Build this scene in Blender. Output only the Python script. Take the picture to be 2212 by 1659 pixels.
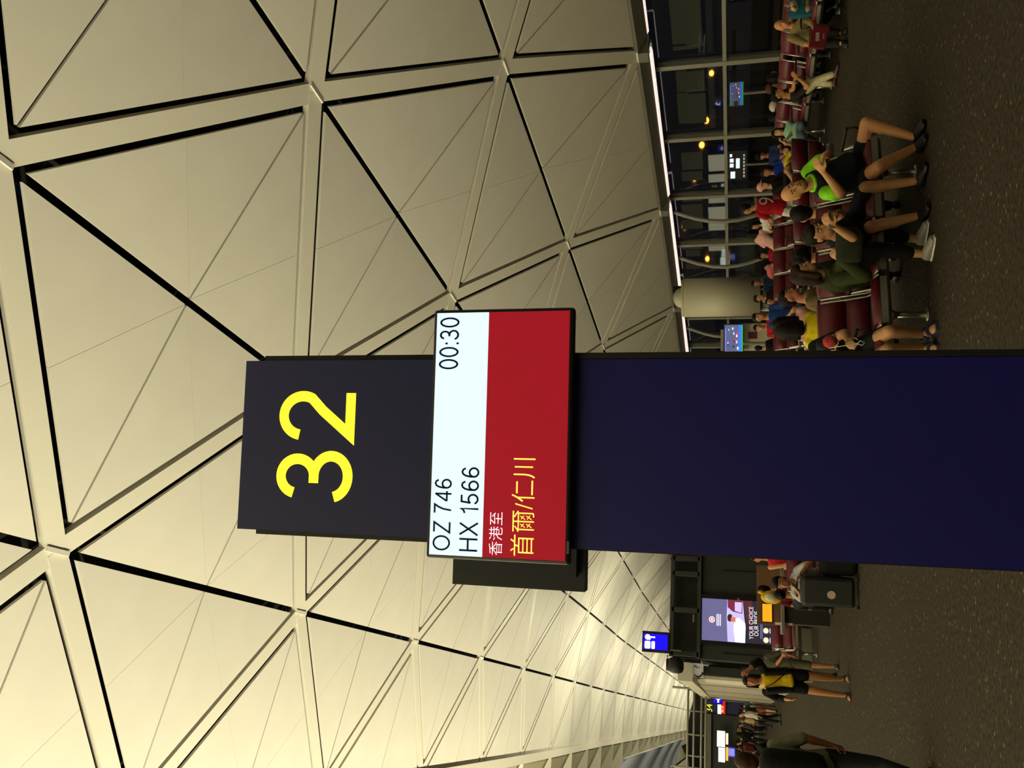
import bpy, bmesh, math, random
import numpy as np
from mathutils import Vector, Matrix
random.seed(7)
for _o in list(bpy.data.objects): bpy.data.objects.remove(_o)
SC = bpy.context.scene
COL = SC.collection
V = Vector
pi = math.pi

# ------------------------------------------------------------------ camera
FPX = 1859.97
PITCH, ROLL, YAW = math.radians(14.4365), math.radians(.0543), math.radians(20.7743)
CAM = V((0, 0, 1.65))
_fh = V((math.sin(YAW), math.cos(YAW), 0)); _r = V((math.cos(YAW), -math.sin(YAW), 0)); _z = V((0, 0, 1))
FWD = _fh*math.cos(PITCH) + _z*math.sin(PITCH)
_u = -_fh*math.sin(PITCH) + _z*math.cos(PITCH)
RIGHT = _r*math.cos(ROLL) + _u*math.sin(ROLL)
UP = -_r*math.sin(ROLL) + _u*math.cos(ROLL)
cam = bpy.data.objects.new('camera', bpy.data.cameras.new('camera')); COL.objects.link(cam)
M = Matrix.Identity(4)                       # the phone was held sideways: picture right is down in the hall
for i in range(3):
    M[i][0] = -UP[i]; M[i][1] = RIGHT[i]; M[i][2] = -FWD[i]; M[i][3] = CAM[i]
cam.matrix_world = M
cam.data.sensor_fit = 'HORIZONTAL'; cam.data.sensor_width = 36; cam.data.lens = 36*FPX/2212
cam.data.clip_start = .05; cam.data.clip_end = 600
SC.camera = cam

# ------------------------------------------------------------------ world, exposure
w = bpy.data.worlds.new('night'); SC.world = w; w.use_nodes = True
w.node_tree.nodes['Background'].inputs[0].default_value = (.010, .012, .018, 1)
w.node_tree.nodes['Background'].inputs[1].default_value = .25
SC.view_settings.view_transform = 'Standard'; SC.view_settings.look = 'None'
SC.view_settings.exposure = 0; SC.view_settings.gamma = 1; SC.view_settings.use_curve_mapping = False
UPLIGHT_POWER = 19800
UPLIGHT_Y = (-9, 6.5, 22, 37.5, 53, 68.5, 84, 99.5, 115, 130, 146, 162, 178, 194, 210)
UPLIGHT_X, UPLIGHT_Z = -15.2, 3.0
COVE_EMIT = 1.0

# ------------------------------------------------------------------ helpers
def ray(x, y): return FWD + RIGHT*((1659-y-829.5)/FPX) + UP*((1106-x)/FPX)
def at(x, y, t): return CAM + ray(x, y)*t
def floor_at(x, y, z=0.):
    r = ray(x, y); return CAM + r*((z-CAM.z)/r.z)
def hit(x, y, p0, n):
    r = ray(x, y); return CAM + r*((V(p0)-CAM).dot(n)/r.dot(n))
def lin(c):
    if isinstance(c, str):
        c = [int(c[i:i+2], 16)/255 for i in (0, 2, 4)]
    return tuple((x/12.92 if x <= .04045 else ((x+.055)/1.055)**2.4) for x in c) + (1,)
MATS = {}
def mat(name, col='808080', rough=.6, metal=0., emit=0., noise=0., scale=30., bump=0., spec=.5, trans=0., coat=0.):
    if name in MATS: return MATS[name]
    m = bpy.data.materials.new(name); m.use_nodes = True; nt = m.node_tree
    b = nt.nodes['Principled BSDF']; c = lin(col)
    b.inputs['Base Color'].default_value = c; b.inputs['Roughness'].default_value = rough
    b.inputs['Metallic'].default_value = metal; b.inputs['Specular IOR Level'].default_value = spec
    b.inputs['Coat Weight'].default_value = coat
    if trans: b.inputs['Transmission Weight'].default_value = trans
    if emit:
        b.inputs['Emission Color'].default_value = c; b.inputs['Emission Strength'].default_value = emit
    if noise or bump:
        tc = nt.nodes.new('ShaderNodeTexCoord'); n = nt.nodes.new('ShaderNodeTexNoise')
        n.inputs['Scale'].default_value = scale; n.inputs['Detail'].default_value = 4
        nt.links.new(tc.outputs['Object'], n.inputs['Vector'])
        if noise:
            mx = nt.nodes.new('ShaderNodeMixRGB'); mx.blend_type = 'MULTIPLY'; mx.inputs[0].default_value = 1
            rp = nt.nodes.new('ShaderNodeValToRGB')
            rp.color_ramp.elements[0].position = .3; rp.color_ramp.elements[1].position = .7
            k = 1-noise; rp.color_ramp.elements[0].color = (k, k, k, 1); rp.color_ramp.elements[1].color = (1, 1, 1, 1)
            nt.links.new(n.outputs['Fac'], rp.inputs[0]); nt.links.new(rp.outputs[0], mx.inputs[2])
            mx.inputs[1].default_value = c; nt.links.new(mx.outputs[0], b.inputs['Base Color'])
        if bump:
            bp = nt.nodes.new('ShaderNodeBump'); bp.inputs['Strength'].default_value = bump; bp.inputs['Distance'].default_value = .02
            nt.links.new(n.outputs['Fac'], bp.inputs['Height']); nt.links.new(bp.outputs[0], b.inputs['Normal'])
    MATS[name] = m; return m
def cloth(col): return mat('cloth_'+col, col, .85, noise=.25, scale=14, bump=.5, spec=.2)
def glow(col, e, name=None): return mat(name or 'glow_%s_%g' % (col, e), col, .4, emit=e, spec=.2)

class MB:
    """collects shapes into one mesh"""
    def __init__(s): s.v = []; s.f = []
    def add(s, vs, fs):
        k = len(s.v); s.v += [tuple(x) for x in vs]; s.f += [tuple(i+k for i in f) for f in fs]; return s
    def box(s, c, d, m=None):
        x, y, z = d[0]/2, d[1]/2, d[2]/2
        vs = [V((a*x, b*y, e*z)) for e in (-1, 1) for b in (-1, 1) for a in (-1, 1)]
        if m is not None: vs = [m @ q for q in vs]
        c = V(c)
        return s.add([q+c for q in vs], [(0, 2, 3, 1), (4, 5, 7, 6), (0, 1, 5, 4), (2, 6, 7, 3), (0, 4, 6, 2), (1, 3, 7, 5)])
    def rbox(s, c, d, r=.02, m=None):
        bm = bmesh.new(); bmesh.ops.create_cube(bm, size=1)
        for q in bm.verts: q.co = V((q.co.x*d[0], q.co.y*d[1], q.co.z*d[2]))
        bmesh.ops.bevel(bm, geom=bm.edges[:], offset=min(r, min(d)*.48), segments=2, affect='EDGES', profile=.5)
        bm.verts.index_update(); c = V(c)
        s.add([((m @ q.co) if m is not None else q.co)+c for q in bm.verts], [[q.index for q in f.verts] for f in bm.faces]); bm.free(); return s
    def tube(s, pts, r, n=8, cap=True):
        pts = [V(q) for q in pts]; rs = r if isinstance(r, (list, tuple)) else [r]*len(pts); rings = []; ref = None
        for i, q in enumerate(pts):
            d = (pts[min(i+1, len(pts)-1)]-pts[max(i-1, 0)]).normalized()
            if ref is None: ref = d.orthogonal().normalized()
            ref = (ref-d*ref.dot(d)).normalized(); o = d.cross(ref)
            rings.append([q+(ref*math.cos(2*pi*k/n)+o*math.sin(2*pi*k/n))*rs[i] for k in range(n)])
        vs = [q for g in rings for q in g]
        fs = [(i*n+k, i*n+(k+1) % n, (i+1)*n+(k+1) % n, (i+1)*n+k) for i in range(len(pts)-1) for k in range(n)]
        if cap: fs += [tuple(range(n))[::-1], tuple((len(pts)-1)*n+k for k in range(n))]
        return s.add(vs, fs)
    def loft(s, st, n=12):
        """stations (centre, axis a, axis b): closed elliptic tube with rounded ends"""
        rings = [[V(c)+V(a)*math.cos(2*pi*k/n)+V(b)*math.sin(2*pi*k/n) for k in range(n)] for c, a, b in st]
        m = len(rings); vs = [q for g in rings for q in g]
        fs = [(i*n+k, i*n+(k+1) % n, (i+1)*n+(k+1) % n, (i+1)*n+k) for i in range(m-1) for k in range(n)]
        fs += [tuple(range(n))[::-1], tuple((m-1)*n+k for k in range(n))]
        return s.add(vs, fs)
    def ell(s, c, ax, n=12, m=8):
        c = V(c); a, b, e = [V(q) for q in ax]; st = []
        for i in range(1, m):
            th = pi*i/m; st.append((c-e*math.cos(th), a*math.sin(th), b*math.sin(th)))
        vs = []
        for cc, aa, bb in st: vs += [cc+aa*math.cos(2*pi*k/n)+bb*math.sin(2*pi*k/n) for k in range(n)]
        q = len(st); fs = [(i*n+k, i*n+(k+1) % n, (i+1)*n+(k+1) % n, (i+1)*n+k) for i in range(q-1) for k in range(n)]
        vs += [c-e, c+e]; lo = q*n
        fs += [(lo, (k+1) % n, k) for k in range(n)] + [(lo+1, (q-1)*n+k, (q-1)*n+(k+1) % n) for k in range(n)]
        return s.add(vs, fs)
    def cone(s, p0, r0, p1, r1, n=10):
        """a limb: sphere-swept segment"""
        p0, p1 = V(p0), V(p1); d = p1-p0; L = max(d.length, 1e-4); d = d/L; a = d.orthogonal().normalized(); b = d.cross(a); st = []
        for k in (-.92, -.6): st.append((p0+d*k*r0, r0*math.sqrt(1-k*k)))
        st.append((p0, r0)); st.append((p1, r1))
        for k in (.6, .92): st.append((p1+d*k*r1, r1*math.sqrt(1-k*k)))
        return s.loft([(c, a*r, b*r) for c, r in st], n)
    def cyl(s, c, r, h, n=24, r2=None):
        c = V(c); r2 = r if r2 is None else r2
        return s.tube([c, c+V((0, 0, h))], [r, r2], n)
    def plate(s, pts, th):
        """polygon with thickness th (vector)"""
        pts = [V(q) for q in pts]; n = len(pts); th = V(th)
        return s.add(pts+[q+th for q in pts], [tuple(range(n))[::-1], tuple(range(n, 2*n))]+[(i, (i+1) % n, (i+1) % n+n, i+n) for i in range(n)])
    def build(s, name, m, parent=None, smooth=False, loc=None):
        me = bpy.data.meshes.new(name); me.from_pydata(s.v, [], s.f)
        bm = bmesh.new(); bm.from_mesh(me); bmesh.ops.recalc_face_normals(bm, faces=bm.faces[:]); bm.to_mesh(me); bm.free()
        me.materials.append(m)
        if smooth:
            me.polygons.foreach_set('use_smooth', [True]*len(me.polygons))
        return link(name, me, parent, loc)
def link(name, me, parent=None, loc=None):
    o = bpy.data.objects.new(name, me); COL.objects.link(o)
    if parent is not None: o.parent = parent
    if loc is not None: o.location = loc
    return o
def tag(o, label=None, cat=None, group=None, kind=None):
    if label: o['label'] = label
    if cat: o['category'] = cat
    if group: o['group'] = group
    if kind: o['kind'] = kind
    return o
def thing(name, label, cat, loc=(0, 0, 0), rz=0., group=None):
    o = bpy.data.objects.new(name, None); COL.objects.link(o); o.location = loc; o.rotation_euler = (0, 0, rz)
    o.empty_display_size = .1
    return tag(o, label, cat, group)
def copy_tree(o, parent=None):
    c = o.copy(); COL.objects.link(c); c.parent = parent
    for ch in o.children: copy_tree(ch, c)
    return c
FONT_CACHE = {}
def text(name, body, c, ax, up, wid, hei, m, parent=None, depth=.002, pw=None):
    """lettering fitted to wid x hei, centred on c, lying in the plane of ax and up"""
    if pw is not None and body not in FONT_CACHE: FONT_CACHE[body] = strokes(body, pw)
    if body not in FONT_CACHE:
        cu = bpy.data.curves.new('lettering', 'FONT'); cu.body = body; cu.size = 1; cu.resolution_u = 4; cu.offset = -.008
        o = bpy.data.objects.new('lettering', cu); COL.objects.link(o); bpy.context.view_layer.update()
        me = bpy.data.meshes.new_from_object(o.evaluated_get(bpy.context.evaluated_depsgraph_get()))
        vs = np.array([q.co[:2] for q in me.vertices]); fs = [tuple(p.vertices) for p in me.polygons]
        bpy.data.objects.remove(o); FONT_CACHE[body] = (vs, fs)
    vs, fs = FONT_CACHE[body]
    if len(vs) == 0: return None
    lo, hi = vs.min(0), vs.max(0); k = (vs-(lo+hi)/2)/np.maximum(hi-lo, 1e-6)
    c, ax, up = V(c), V(ax).normalized(), V(up).normalized(); n = ax.cross(up)
    mb = MB()
    pts = [c+ax*(a*wid)+up*(b*hei)+n*depth for a, b in k]
    mb.v = [tuple(q) for q in pts]; mb.f = fs
    me = bpy.data.meshes.new(name); me.from_pydata(mb.v, [], mb.f); me.materials.append(m)
    return link(name, me, parent)

def arc(cx, cy, rx, ry, a0, a1, n=22): return [(cx+rx*math.cos(math.radians(a0+(a1-a0)*k/n)), cy+ry*math.sin(math.radians(a0+(a1-a0)*k/n))) for k in range(n+1)]
GLYPH = {'0': (.6, [arc(.3, .5, .245, .45, 90, 450, 32)]), '1': (.42, [[(.05, .76), (.16, .79), (.24, .85), (.29, .95), (.29, .0)]]),
    '2': (.62, [arc(.30, .69, .235, .255, 172, -28, 24)+[(.36, .42), (.075, .055), (.575, .055)]]),
    '3': (.62, [arc(.29, .725, .205, .22, 168, -82, 24)+[(.21, .505)], [(.21, .505)]+arc(.29, .28, .245, .225, 82, -168, 26)]),
    '4': (.64, [[(.46, .0), (.46, .94)], [(.47, .93), (.05, .28)], [(.03, .27), (.62, .27)]]),
    '5': (.62, [[(.52, .945), (.16, .945), (.095, .49)]+arc(.29, .31, .245, .255, 138, -160, 26)]),
    '6': (.62, [arc(.30, .30, .235, .245, 90, 450, 28), [(.065, .33), (.07, .52), (.12, .76), (.20, .89), (.32, .945), (.44, .90), (.52, .76)]]),
    '7': (.60, [[(.05, .945), (.545, .945), (.40, .72), (.29, .45), (.22, .0)]]), ':': (.2, [[(.1, .13), (.1, .0)], [(.1, .70), (.1, .57)]]), ' ': (.22, []),
    'O': (.88, [arc(.44, .5, .385, .45, 90, 450, 36)]), 'Z': (.70, [[(.08, .945), (.64, .945), (.06, .055), (.66, .055)]]),
    'H': (.76, [[(.08, 0), (.08, 1)], [(.68, 0), (.68, 1)], [(.08, .53), (.68, .53)]]), 'X': (.74, [[(.04, 0), (.68, 1)], [(.06, 1), (.70, 0)]])}
def strokes(body, wd):
    """plain grotesque lettering drawn as flat strokes of width wd"""
    vs, fs, x0 = [], [], 0.
    for ch in body:
        w_, ls = GLYPH[ch]
        for ln in ls:
            P = [V((a+x0, b)) for a, b in ln]; closed = (P[0]-P[-1]).length < 1e-4; k0 = len(vs); m = len(P)
            for i in range(m):
                a = P[i-1] if i else (P[-2] if closed else None); b = P[i+1] if i < m-1 else (P[1] if closed else None)
                d1 = (P[i]-a).normalized() if a is not None else None; d2 = (b-P[i]).normalized() if b is not None else None
                d1 = d1 or d2; d2 = d2 or d1; t = (d1+d2); t = t.normalized() if t.length > .2 else d1; n = V((-t.y, t.x)); c = max(n.dot(V((-d1.y, d1.x))), .42)
                vs += [P[i]+n*(wd/2/c), P[i]-n*(wd/2/c)]
            fs += [(k0+2*i, k0+2*i+1, k0+2*i+3, k0+2*i+2) for i in range(m-1)]
        x0 += w_+.10
    return np.array([tuple(q) for q in vs]), fs
# ------------------------------------------------------------------ materials
M_PANEL = mat('roof_panel', 'd2ccbc', .55, noise=.05, scale=1.2, spec=.3)
M_RIB = mat('roof_rib', 'd3cdba', .45, spec=.4)
M_VOID = mat('roof_void', '14130f', .95)
M_LINK = mat('node_link', 'e9e4d4', .35, spec=.6)
M_STEEL = mat('painted_steel', '8d8b7e', .45)
M_STEEL2 = mat('grey_steel', '6f6e66', .4)
M_CHROME = mat('brushed_chrome', 'b9b7ae', .32, metal=.85)
M_BLACK = mat('black_plastic', '0b0b0c', .5)
M_NAVY = mat('navy_panel', '181e52', .5, noise=.06, scale=40)
M_BLUE = mat('deep_blue_panel', '141260', .42)
M_DARK = mat('charcoal_wall', '2a2a26', .6, noise=.1, scale=3)
M_MAROON = mat('maroon_leather', '5a1420', .38, noise=.15, scale=6, bump=.15)
M_WHITE = mat('white_laminate', 'cfcabd', .5)
M_BROWN = mat('brown_laminate', '6a4a2a', .55, noise=.2, scale=9)
M_LGREY = mat('light_grey_shell', 'b8b39a', .5)

# carpet: speckled pile
def carpet():
    m = bpy.data.materials.new('carpet'); m.use_nodes = True; nt = m.node_tree; b = nt.nodes['Principled BSDF']
    tc = nt.nodes.new('ShaderNodeTexCoord'); n1 = nt.nodes.new('ShaderNodeTexNoise'); n2 = nt.nodes.new('ShaderNodeTexVoronoi'); n3 = nt.nodes.new('ShaderNodeTexNoise')
    n1.inputs['Scale'].default_value = 26; n1.inputs['Detail'].default_value = 6
    n2.inputs['Scale'].default_value = 11; n3.inputs['Scale'].default_value = .35
    r1 = nt.nodes.new('ShaderNodeValToRGB'); e = r1.color_ramp.elements
    e[0].position = .3; e[0].color = lin('26221d'); e[1].position = .72; e[1].color = lin('464034')
    e2 = r1.color_ramp.elements.new(.5); e2.color = lin('353029')
    r2 = nt.nodes.new('ShaderNodeValToRGB'); e = r2.color_ramp.elements
    e[0].position = .10; e[0].color = (1, 1, 1, 1); e[1].position = .19; e[1].color = (0, 0, 0, 1)
    r3 = nt.nodes.new('ShaderNodeValToRGB'); e = r3.color_ramp.elements; e[0].position = 0; e[0].color = lin('6a4634'); e[1].position = 1; e[1].color = lin('6a6654')
    mx = nt.nodes.new('ShaderNodeMixRGB'); bp = nt.nodes.new('ShaderNodeBump'); bp.inputs['Strength'].default_value = .4; bp.inputs['Distance'].default_value = .01
    L = nt.links.new
    for n in (n1, n2, n3): L(tc.outputs['Object'], n.inputs['Vector'])
    L(n1.outputs['Fac'], r1.inputs[0]); L(n2.outputs['Distance'], r2.inputs[0]); L(n2.outputs['Color'], r3.inputs[0])
    L(r2.outputs[0], mx.inputs[0]); L(r1.outputs[0], mx.inputs[1]); L(r3.outputs[0], mx.inputs[2])
    L(mx.outputs[0], b.inputs['Base Color']); L(n1.outputs['Fac'], bp.inputs['Height']); L(bp.outputs[0], b.inputs['Normal'])
    b.inputs['Roughness'].default_value = .95; b.inputs['Specular IOR Level'].default_value = .1
    return m
# ------------------------------------------------------------------ floor
tag(MB().box((-5, 105, -.1), (62, 250, .2)).build('floor', carpet()), kind='structure')

# ------------------------------------------------------------------ vaulted roof
BAY, S0 = 7.5, 1.3801
RX = [q*BAY for q in (-.3282, .1858, .7028, 1.2046, 1.6707, 2.1049)]
RZ = [1.65+q*BAY for q in (1.3133, 1.2338, 1.0811, .8859, .6284, .3269)]
def roof(i, s):
    k = min(int(math.floor(i)), 4); f = i-k; sc = min(s, 8.)
    z = RZ[k]*(1-f)+RZ[k+1]*f + BAY*(.001763*sc*sc-.006586*sc)
    return V((RX[k]*(1-f)+RX[k+1]*f, (s+S0)*BAY, z))
def inset(tri, off):
    """triangle corners moved in by the offset of each edge (edge k runs from corner k to k+1)"""
    n = (tri[1]-tri[0]).cross(tri[2]-tri[0]).normalized(); ln = []
    for k in range(3):
        a, b = tri[k], tri[(k+1) % 3]; d = (b-a).normalized(); ln.append((a+n.cross(d)*off[k], d))
    out = []
    for k in range(3):
        (p, d), (q, e) = ln[k-1], ln[k]; w = q-p; dd = d.dot(e)
        t = (w.dot(d)-w.dot(e)*dd)/(1-dd*dd); out.append(p+d*t)
    return out, n
CEIL = thing('ceiling', 'pale vaulted roof of triangular panels between crossing ribs', None); tag(CEIL, kind='structure')
SMIN, SMAX = -3, 28
far = MB(); npan = 0; cand = []
for i in range(6):
    o = .5 if i % 2 else 0.
    for k in range(SMIN, SMAX):
        m = k+o
        for e in (-.5, .5):
            for di in (-1, 1):
                if 0 <= i+di <= 5: cand.append((i, m, e, di))
cand.sort(key=lambda c: abs(c[1]-1.2))
for c, (i, m, e, di) in enumerate(cand):
    Mi, A, T = roof(i, m), roof(i, m+e), roof(i+di, m)
    tri = [Mi, A, T]; off = [.06, .275, .022]
    n0 = (tri[1]-tri[0]).cross(tri[2]-tri[0])
    if n0.z < 0: tri = [Mi, T, A]; off = [.022, .275, .06]
    q, n = inset(tri, off)
    if (q[1]-q[0]).cross(q[2]-q[0]).dot(n) <= 0: continue
    if npan < 298:
        mid = (q[1]+q[2])/2; g = (mid-q[0]).normalized(); sd = n.cross(g)*.003
        for P in ([q[0], q[1], mid], [q[0], mid, q[2]]):
            ce = sum(P, V())/3; cc = V(ce); sgn = -1 if (ce-q[0]).dot(sd) < 0 else 1
            P = [P_+sd*sgn if (P_-q[0]).cross(g).length < .01 else P_ for P_ in P]
            MB().plate([p_-cc for p_ in P], n*.05).build('ceiling_panel', M_PANEL, CEIL, loc=cc); npan += 1
    else: far.plate(q, n*.05)
tag(far.build('far_ceiling_panels', M_PANEL, CEIL), kind='stuff')
nrib = 0; farrib = MB()
for i in range(5):
    oi = 0. if i % 2 else .5
    for k in range(SMIN, SMAX):
        for d in (-.5, .5):
            a, b = roof(i, k+oi), roof(i+1, k+oi+d)
            n = (b-a).normalized(); side = V((0, 1, 0)); up = V((RZ[i]-RZ[i+1], 0, RX[i+1]-RX[i])).normalized()
            sd = n.cross(up).normalized()*.165; c = (a+b)/2; lift = up*(.004 if d > 0 else 0.)
            P = [a-c+sd+lift, b-c+sd+lift, b-c-sd+lift, a-c-sd+lift]
            if k < 14: MB().plate(P, up*.12).build('rib', M_RIB, CEIL, loc=c); nrib += 1
            else: farrib.plate([q+c for q in P], up*.12)
tag(farrib.build('far_ribs', M_RIB, CEIL), kind='stuff')
bm_link = MB().box((0, 0, 0), (.07, .44, .03)); bm_link.box((0, 0, .05), (.03, .30, .08))
lk0 = None
for i in range(6):
    oi = 0. if i % 2 else .5
    for k in range(SMIN, SMAX):
        p = roof(i, k+oi)-V((0, 0, .02))
        if lk0 is None: lk0 = bm_link.build('node_link', M_LINK, CEIL, loc=p)
        else: link('node_link', lk0.data, CEIL, p)
bk = MB()
for i in range(5):
    for k in range(SMIN, SMAX+1):
        a, b, c, d = roof(i, k-.5), roof(i, k+.5), roof(i+1, k+.5), roof(i+1, k-.5); u = V((.12*(i-1), 0, .38))
        bk.add([a+u, b+u, c+u, d+u], [(0, 1, 2, 3)])
bk.build('void_backing', M_VOID, CEIL)
# crown beam, skylight soffit with fins, and the other half of the vault
YA, YB = -15, 142
cb = MB()
for k in range(SMIN, SMAX):
    a, b = roof(0, k-.5), roof(0, k+.5)
    cb.plate([a+V((-.35, 0, -.12)), b+V((-.35, 0, -.12)), b+V((.05, 0, -.12)), a+V((.05, 0, -.12))], (0, 0, .35))
cb.build('crown_beam', M_RIB, CEIL)
so = MB(); fin0 = None
CX = -5.6
for k in range(SMIN, SMAX):
    a, b = roof(0, k-.5)+V((-.3, 0, .1)), roof(0, k+.5)+V((-.3, 0, .1))
    c, d = V((CX, b.y, b.z+1.3)), V((CX, a.y, a.z+1.3))
    so.add([a, b, c, d], [(0, 1, 2, 3)])
    so.add([V((2*CX-a.x, a.y, a.z)), V((2*CX-b.x, b.y, b.z)), c, d], [(0, 1, 2, 3)])
    f = MB(); f.plate([V((0, 0, -.1)), V((CX-a.x, 0, -.1)), V((CX-a.x, 0, 1.25)), V((0, 0, .02))], (0, .10, 0))
    f.build('skylight_fin', M_RIB, CEIL, loc=roof(0, k+.5)+V((-.35, 0, 0)))
so.build('skylight_soffit', mat('soffit', '8f886c', .6), CEIL)
lf = MB()
for i in range(5):
    for k in range(SMIN, SMAX+1):
        q = [roof(i, k-.5), roof(i, k+.5), roof(i+1, k+.5), roof(i+1, k-.5)]
        lf.add([V((2*CX-p.x, p.y, p.z)) for p in q], [(0, 1, 2, 3)])
tag(lf.build('ceiling_beyond', M_PANEL), kind='structure')

# ------------------------------------------------------------------ right eave with lit cove, glazed facade
eave = thing('trim_1', 'grey eave beam carrying a strip of fluorescent cove lamps', None); tag(eave, kind='structure')
E5 = roof(5, 2)
for k in range(SMIN, SMAX-1):
    a, b = roof(5, k), roof(5, k+1)
    MB().plate([a+V((-.05, .2, -.05)), b+V((-.05, -.2, -.05)), b+V((.42, -.2, -.28)), a+V((.42, .2, -.28))], (.06, 0, .25)).build('eave_board', mat('eave_grey', '6d675c', .5), eave)
    MB().box(a+V((.25, 0, -.16)), (.6, .34, .26)).build('eave_bracket', M_STEEL2, eave)
    L = MB()
    for j in range(6):
        y0 = a.y+.35+j*1.14
        L.tube([(a.x+.50, y0, a.z-.22), (a.x+.50, y0+1.12, a.z-.22)], [.13, .13], 8)
    L.build('cove_tube', glow('f8e2d8', COVE_EMIT, 'cove_tube'), eave)
    L2 = MB(); L2.box((a.x+.66, a.y+3.75, a.z-.16), (.1, 7.1, .34)); L2.build('cove_reflector', M_WHITE, eave)
XF = 16.9
fac = thing('wall_right', 'dark night glazing with grey mullions along the right side', None); tag(fac, kind='structure')
ZT = 3.95
MULL = [1.1544*16.5*XF/16.5 + 3.2*XF/16.5*(k-1) for k in range(-6, 56)]
mul0 = None
for k, y in enumerate(MULL):
    mb = MB().box((0, 0, ZT/2), (.22, .09, ZT)); mb.box((-.13, 0, ZT/2), (.05, .16, ZT))
    if mul0 is None: mul0 = mb.build('mullion', M_STEEL, fac, loc=(XF, y, 0))
    else: link('mullion', mul0.data, fac, (XF, y, 0))
    if k < len(MULL)-1:
        y2 = MULL[k+1]
        for z0, z1 in ((.12, 1.84), (1.96, ZT)):
            MB().box((XF+.02, (y+y2)/2, (z0+z1)/2), (.012, y2-y-.1, z1-z0)).build('pane', mat('glass_dark', 'ffffff', .02, trans=1., spec=.5), fac)
MB().box((XF-.05, (MULL[0]+MULL[-1])/2, 1.90), (.16, MULL[-1]-MULL[0], .10)).build('transom', M_STEEL, fac)
MB().box((XF, (MULL[0]+MULL[-1])/2, .06), (.25, MULL[-1]-MULL[0], .12)).build('sill', M_STEEL2, fac)
MB().box((XF+.1, (MULL[0]+MULL[-1])/2, ZT+.3), (.3, MULL[-1]-MULL[0], .6)).build('head_band', M_BLACK, fac)
# bowed struts in front of the glazing, pairs
for k, y in enumerate(MULL):
    if y < 24 or y > 75: continue
    pts = []
    for j in range(9):
        f = j/8; pts.append((XF-.25-.55*math.sin(pi*f), y+.55, .1+f*(ZT-.2)))
    MB().tube(pts, .075, 8).build('bowed_strut', M_STEEL, fac, smooth=True)

# ------------------------------------------------------------------ outside: apron, boarding bridge, lamps
tag(MB().box((120, 110, -4.2), (206, 400, .2)).build('apron_ground', mat('apron', '1c1b1a', .8)), kind='structure')
br = thing('boarding_bridge', 'pale boarding bridge seen dimly through the night glazing', 'bridge', (26, 45, -4.1))
MB().box((0, 0, 5.75), (3, 30, .18)).build('roof', mat('bridge_dark', '23201b', .7), br)
MB().box((0, 0, 3.2), (3, 30, .2)).build('deck', mat('bridge_dark'), br)
XB = 24.5
def panelB(nm, x0, x1, y0, y1, m, par):
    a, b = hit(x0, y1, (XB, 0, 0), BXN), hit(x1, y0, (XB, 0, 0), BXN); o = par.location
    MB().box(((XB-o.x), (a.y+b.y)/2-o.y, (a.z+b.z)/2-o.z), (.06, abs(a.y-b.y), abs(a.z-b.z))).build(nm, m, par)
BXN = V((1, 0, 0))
LITP = glow('a8a58c', .42, 'glowing_bridge_panel'); DIMP = glow('6a6852', .10, 'dim_glow_panel')  # pale bridge panels; emission stands in for light falling on them
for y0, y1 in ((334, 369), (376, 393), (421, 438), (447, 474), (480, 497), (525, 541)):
    panelB('glow_panel', 1531, 1566, y0, y1, LITP, br); panelB('upper_glow_panel', 1474, 1517, y0-6, y1-3, DIMP, br)
for y0, y1 in ((540, 553), (568, 580)): panelB('upper_glow_panel', 1482, 1512, y0, y1, DIMP, br)
for j in (-12, 0, 12): MB().box((0, j, 1.6), (.5, .5, 3.2)).build('leg', M_STEEL2, br)
br2 = thing('boarding_bridge', 'dim grey-green aircraft stand wall beyond the nearest glazing bay', 'bridge', (25, 22, -4.1))
GRW = glow('5c5c44', .13, 'green_wall_glow')  # plain wall, its glow replaces the light it would receive
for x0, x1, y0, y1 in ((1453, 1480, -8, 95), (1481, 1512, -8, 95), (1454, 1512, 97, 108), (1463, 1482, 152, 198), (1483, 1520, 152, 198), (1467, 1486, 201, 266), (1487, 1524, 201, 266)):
    panelB('panel', x0, x1, y0, y1, GRW, br2)
MB().box((.3, 0, 2.2), (.4, 14, 4.2)).build('base_wall', mat('bridge_dark'), br2)
for x_, y_, t_ in ((1479, 488, 95), (1500, 384, 100), (1516, 313, 105), (1526, 260, 110), (1537, 158, 120), (1528, 559, 140)):
    p = at(x_, y_, t_)
    L = thing('apron_lamp', 'sodium lamp glowing orange on the dark apron, %s' % {488: 'the largest and highest', 384: 'second from the white air pod side', 313: 'third along the row', 260: 'fourth along the row', 158: 'a faint one behind the near mullion', 559: 'a tiny one next to the air pod'}[y_], 'lamp', (p.x, p.y, -4.1))
    MB().tube([(0, 0, 0), (0, 0, p.z+4.1)], .12, 8).build('mast', M_STEEL2, L)
    MB().ell((0, 0, p.z+4.1), ((.34, 0, 0), (0, .34, 0), (0, 0, .30))).build('lamp_head', glow('ffa838', 7, 'sodium_glow'), L)

# ------------------------------------------------------------------ enclosing walls out of view
for nm, c, d in (('wall_left', (2*CX-XF, 105, 3), (.3, 244, 6.4)), ('wall_back', (-5, -16, 7), (46, .3, 15)), ('wall_far', (-5, 226, 7), (46, .3, 15))):
    tag(MB().box(c, d).build(nm, M_DARK), kind='structure')

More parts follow.
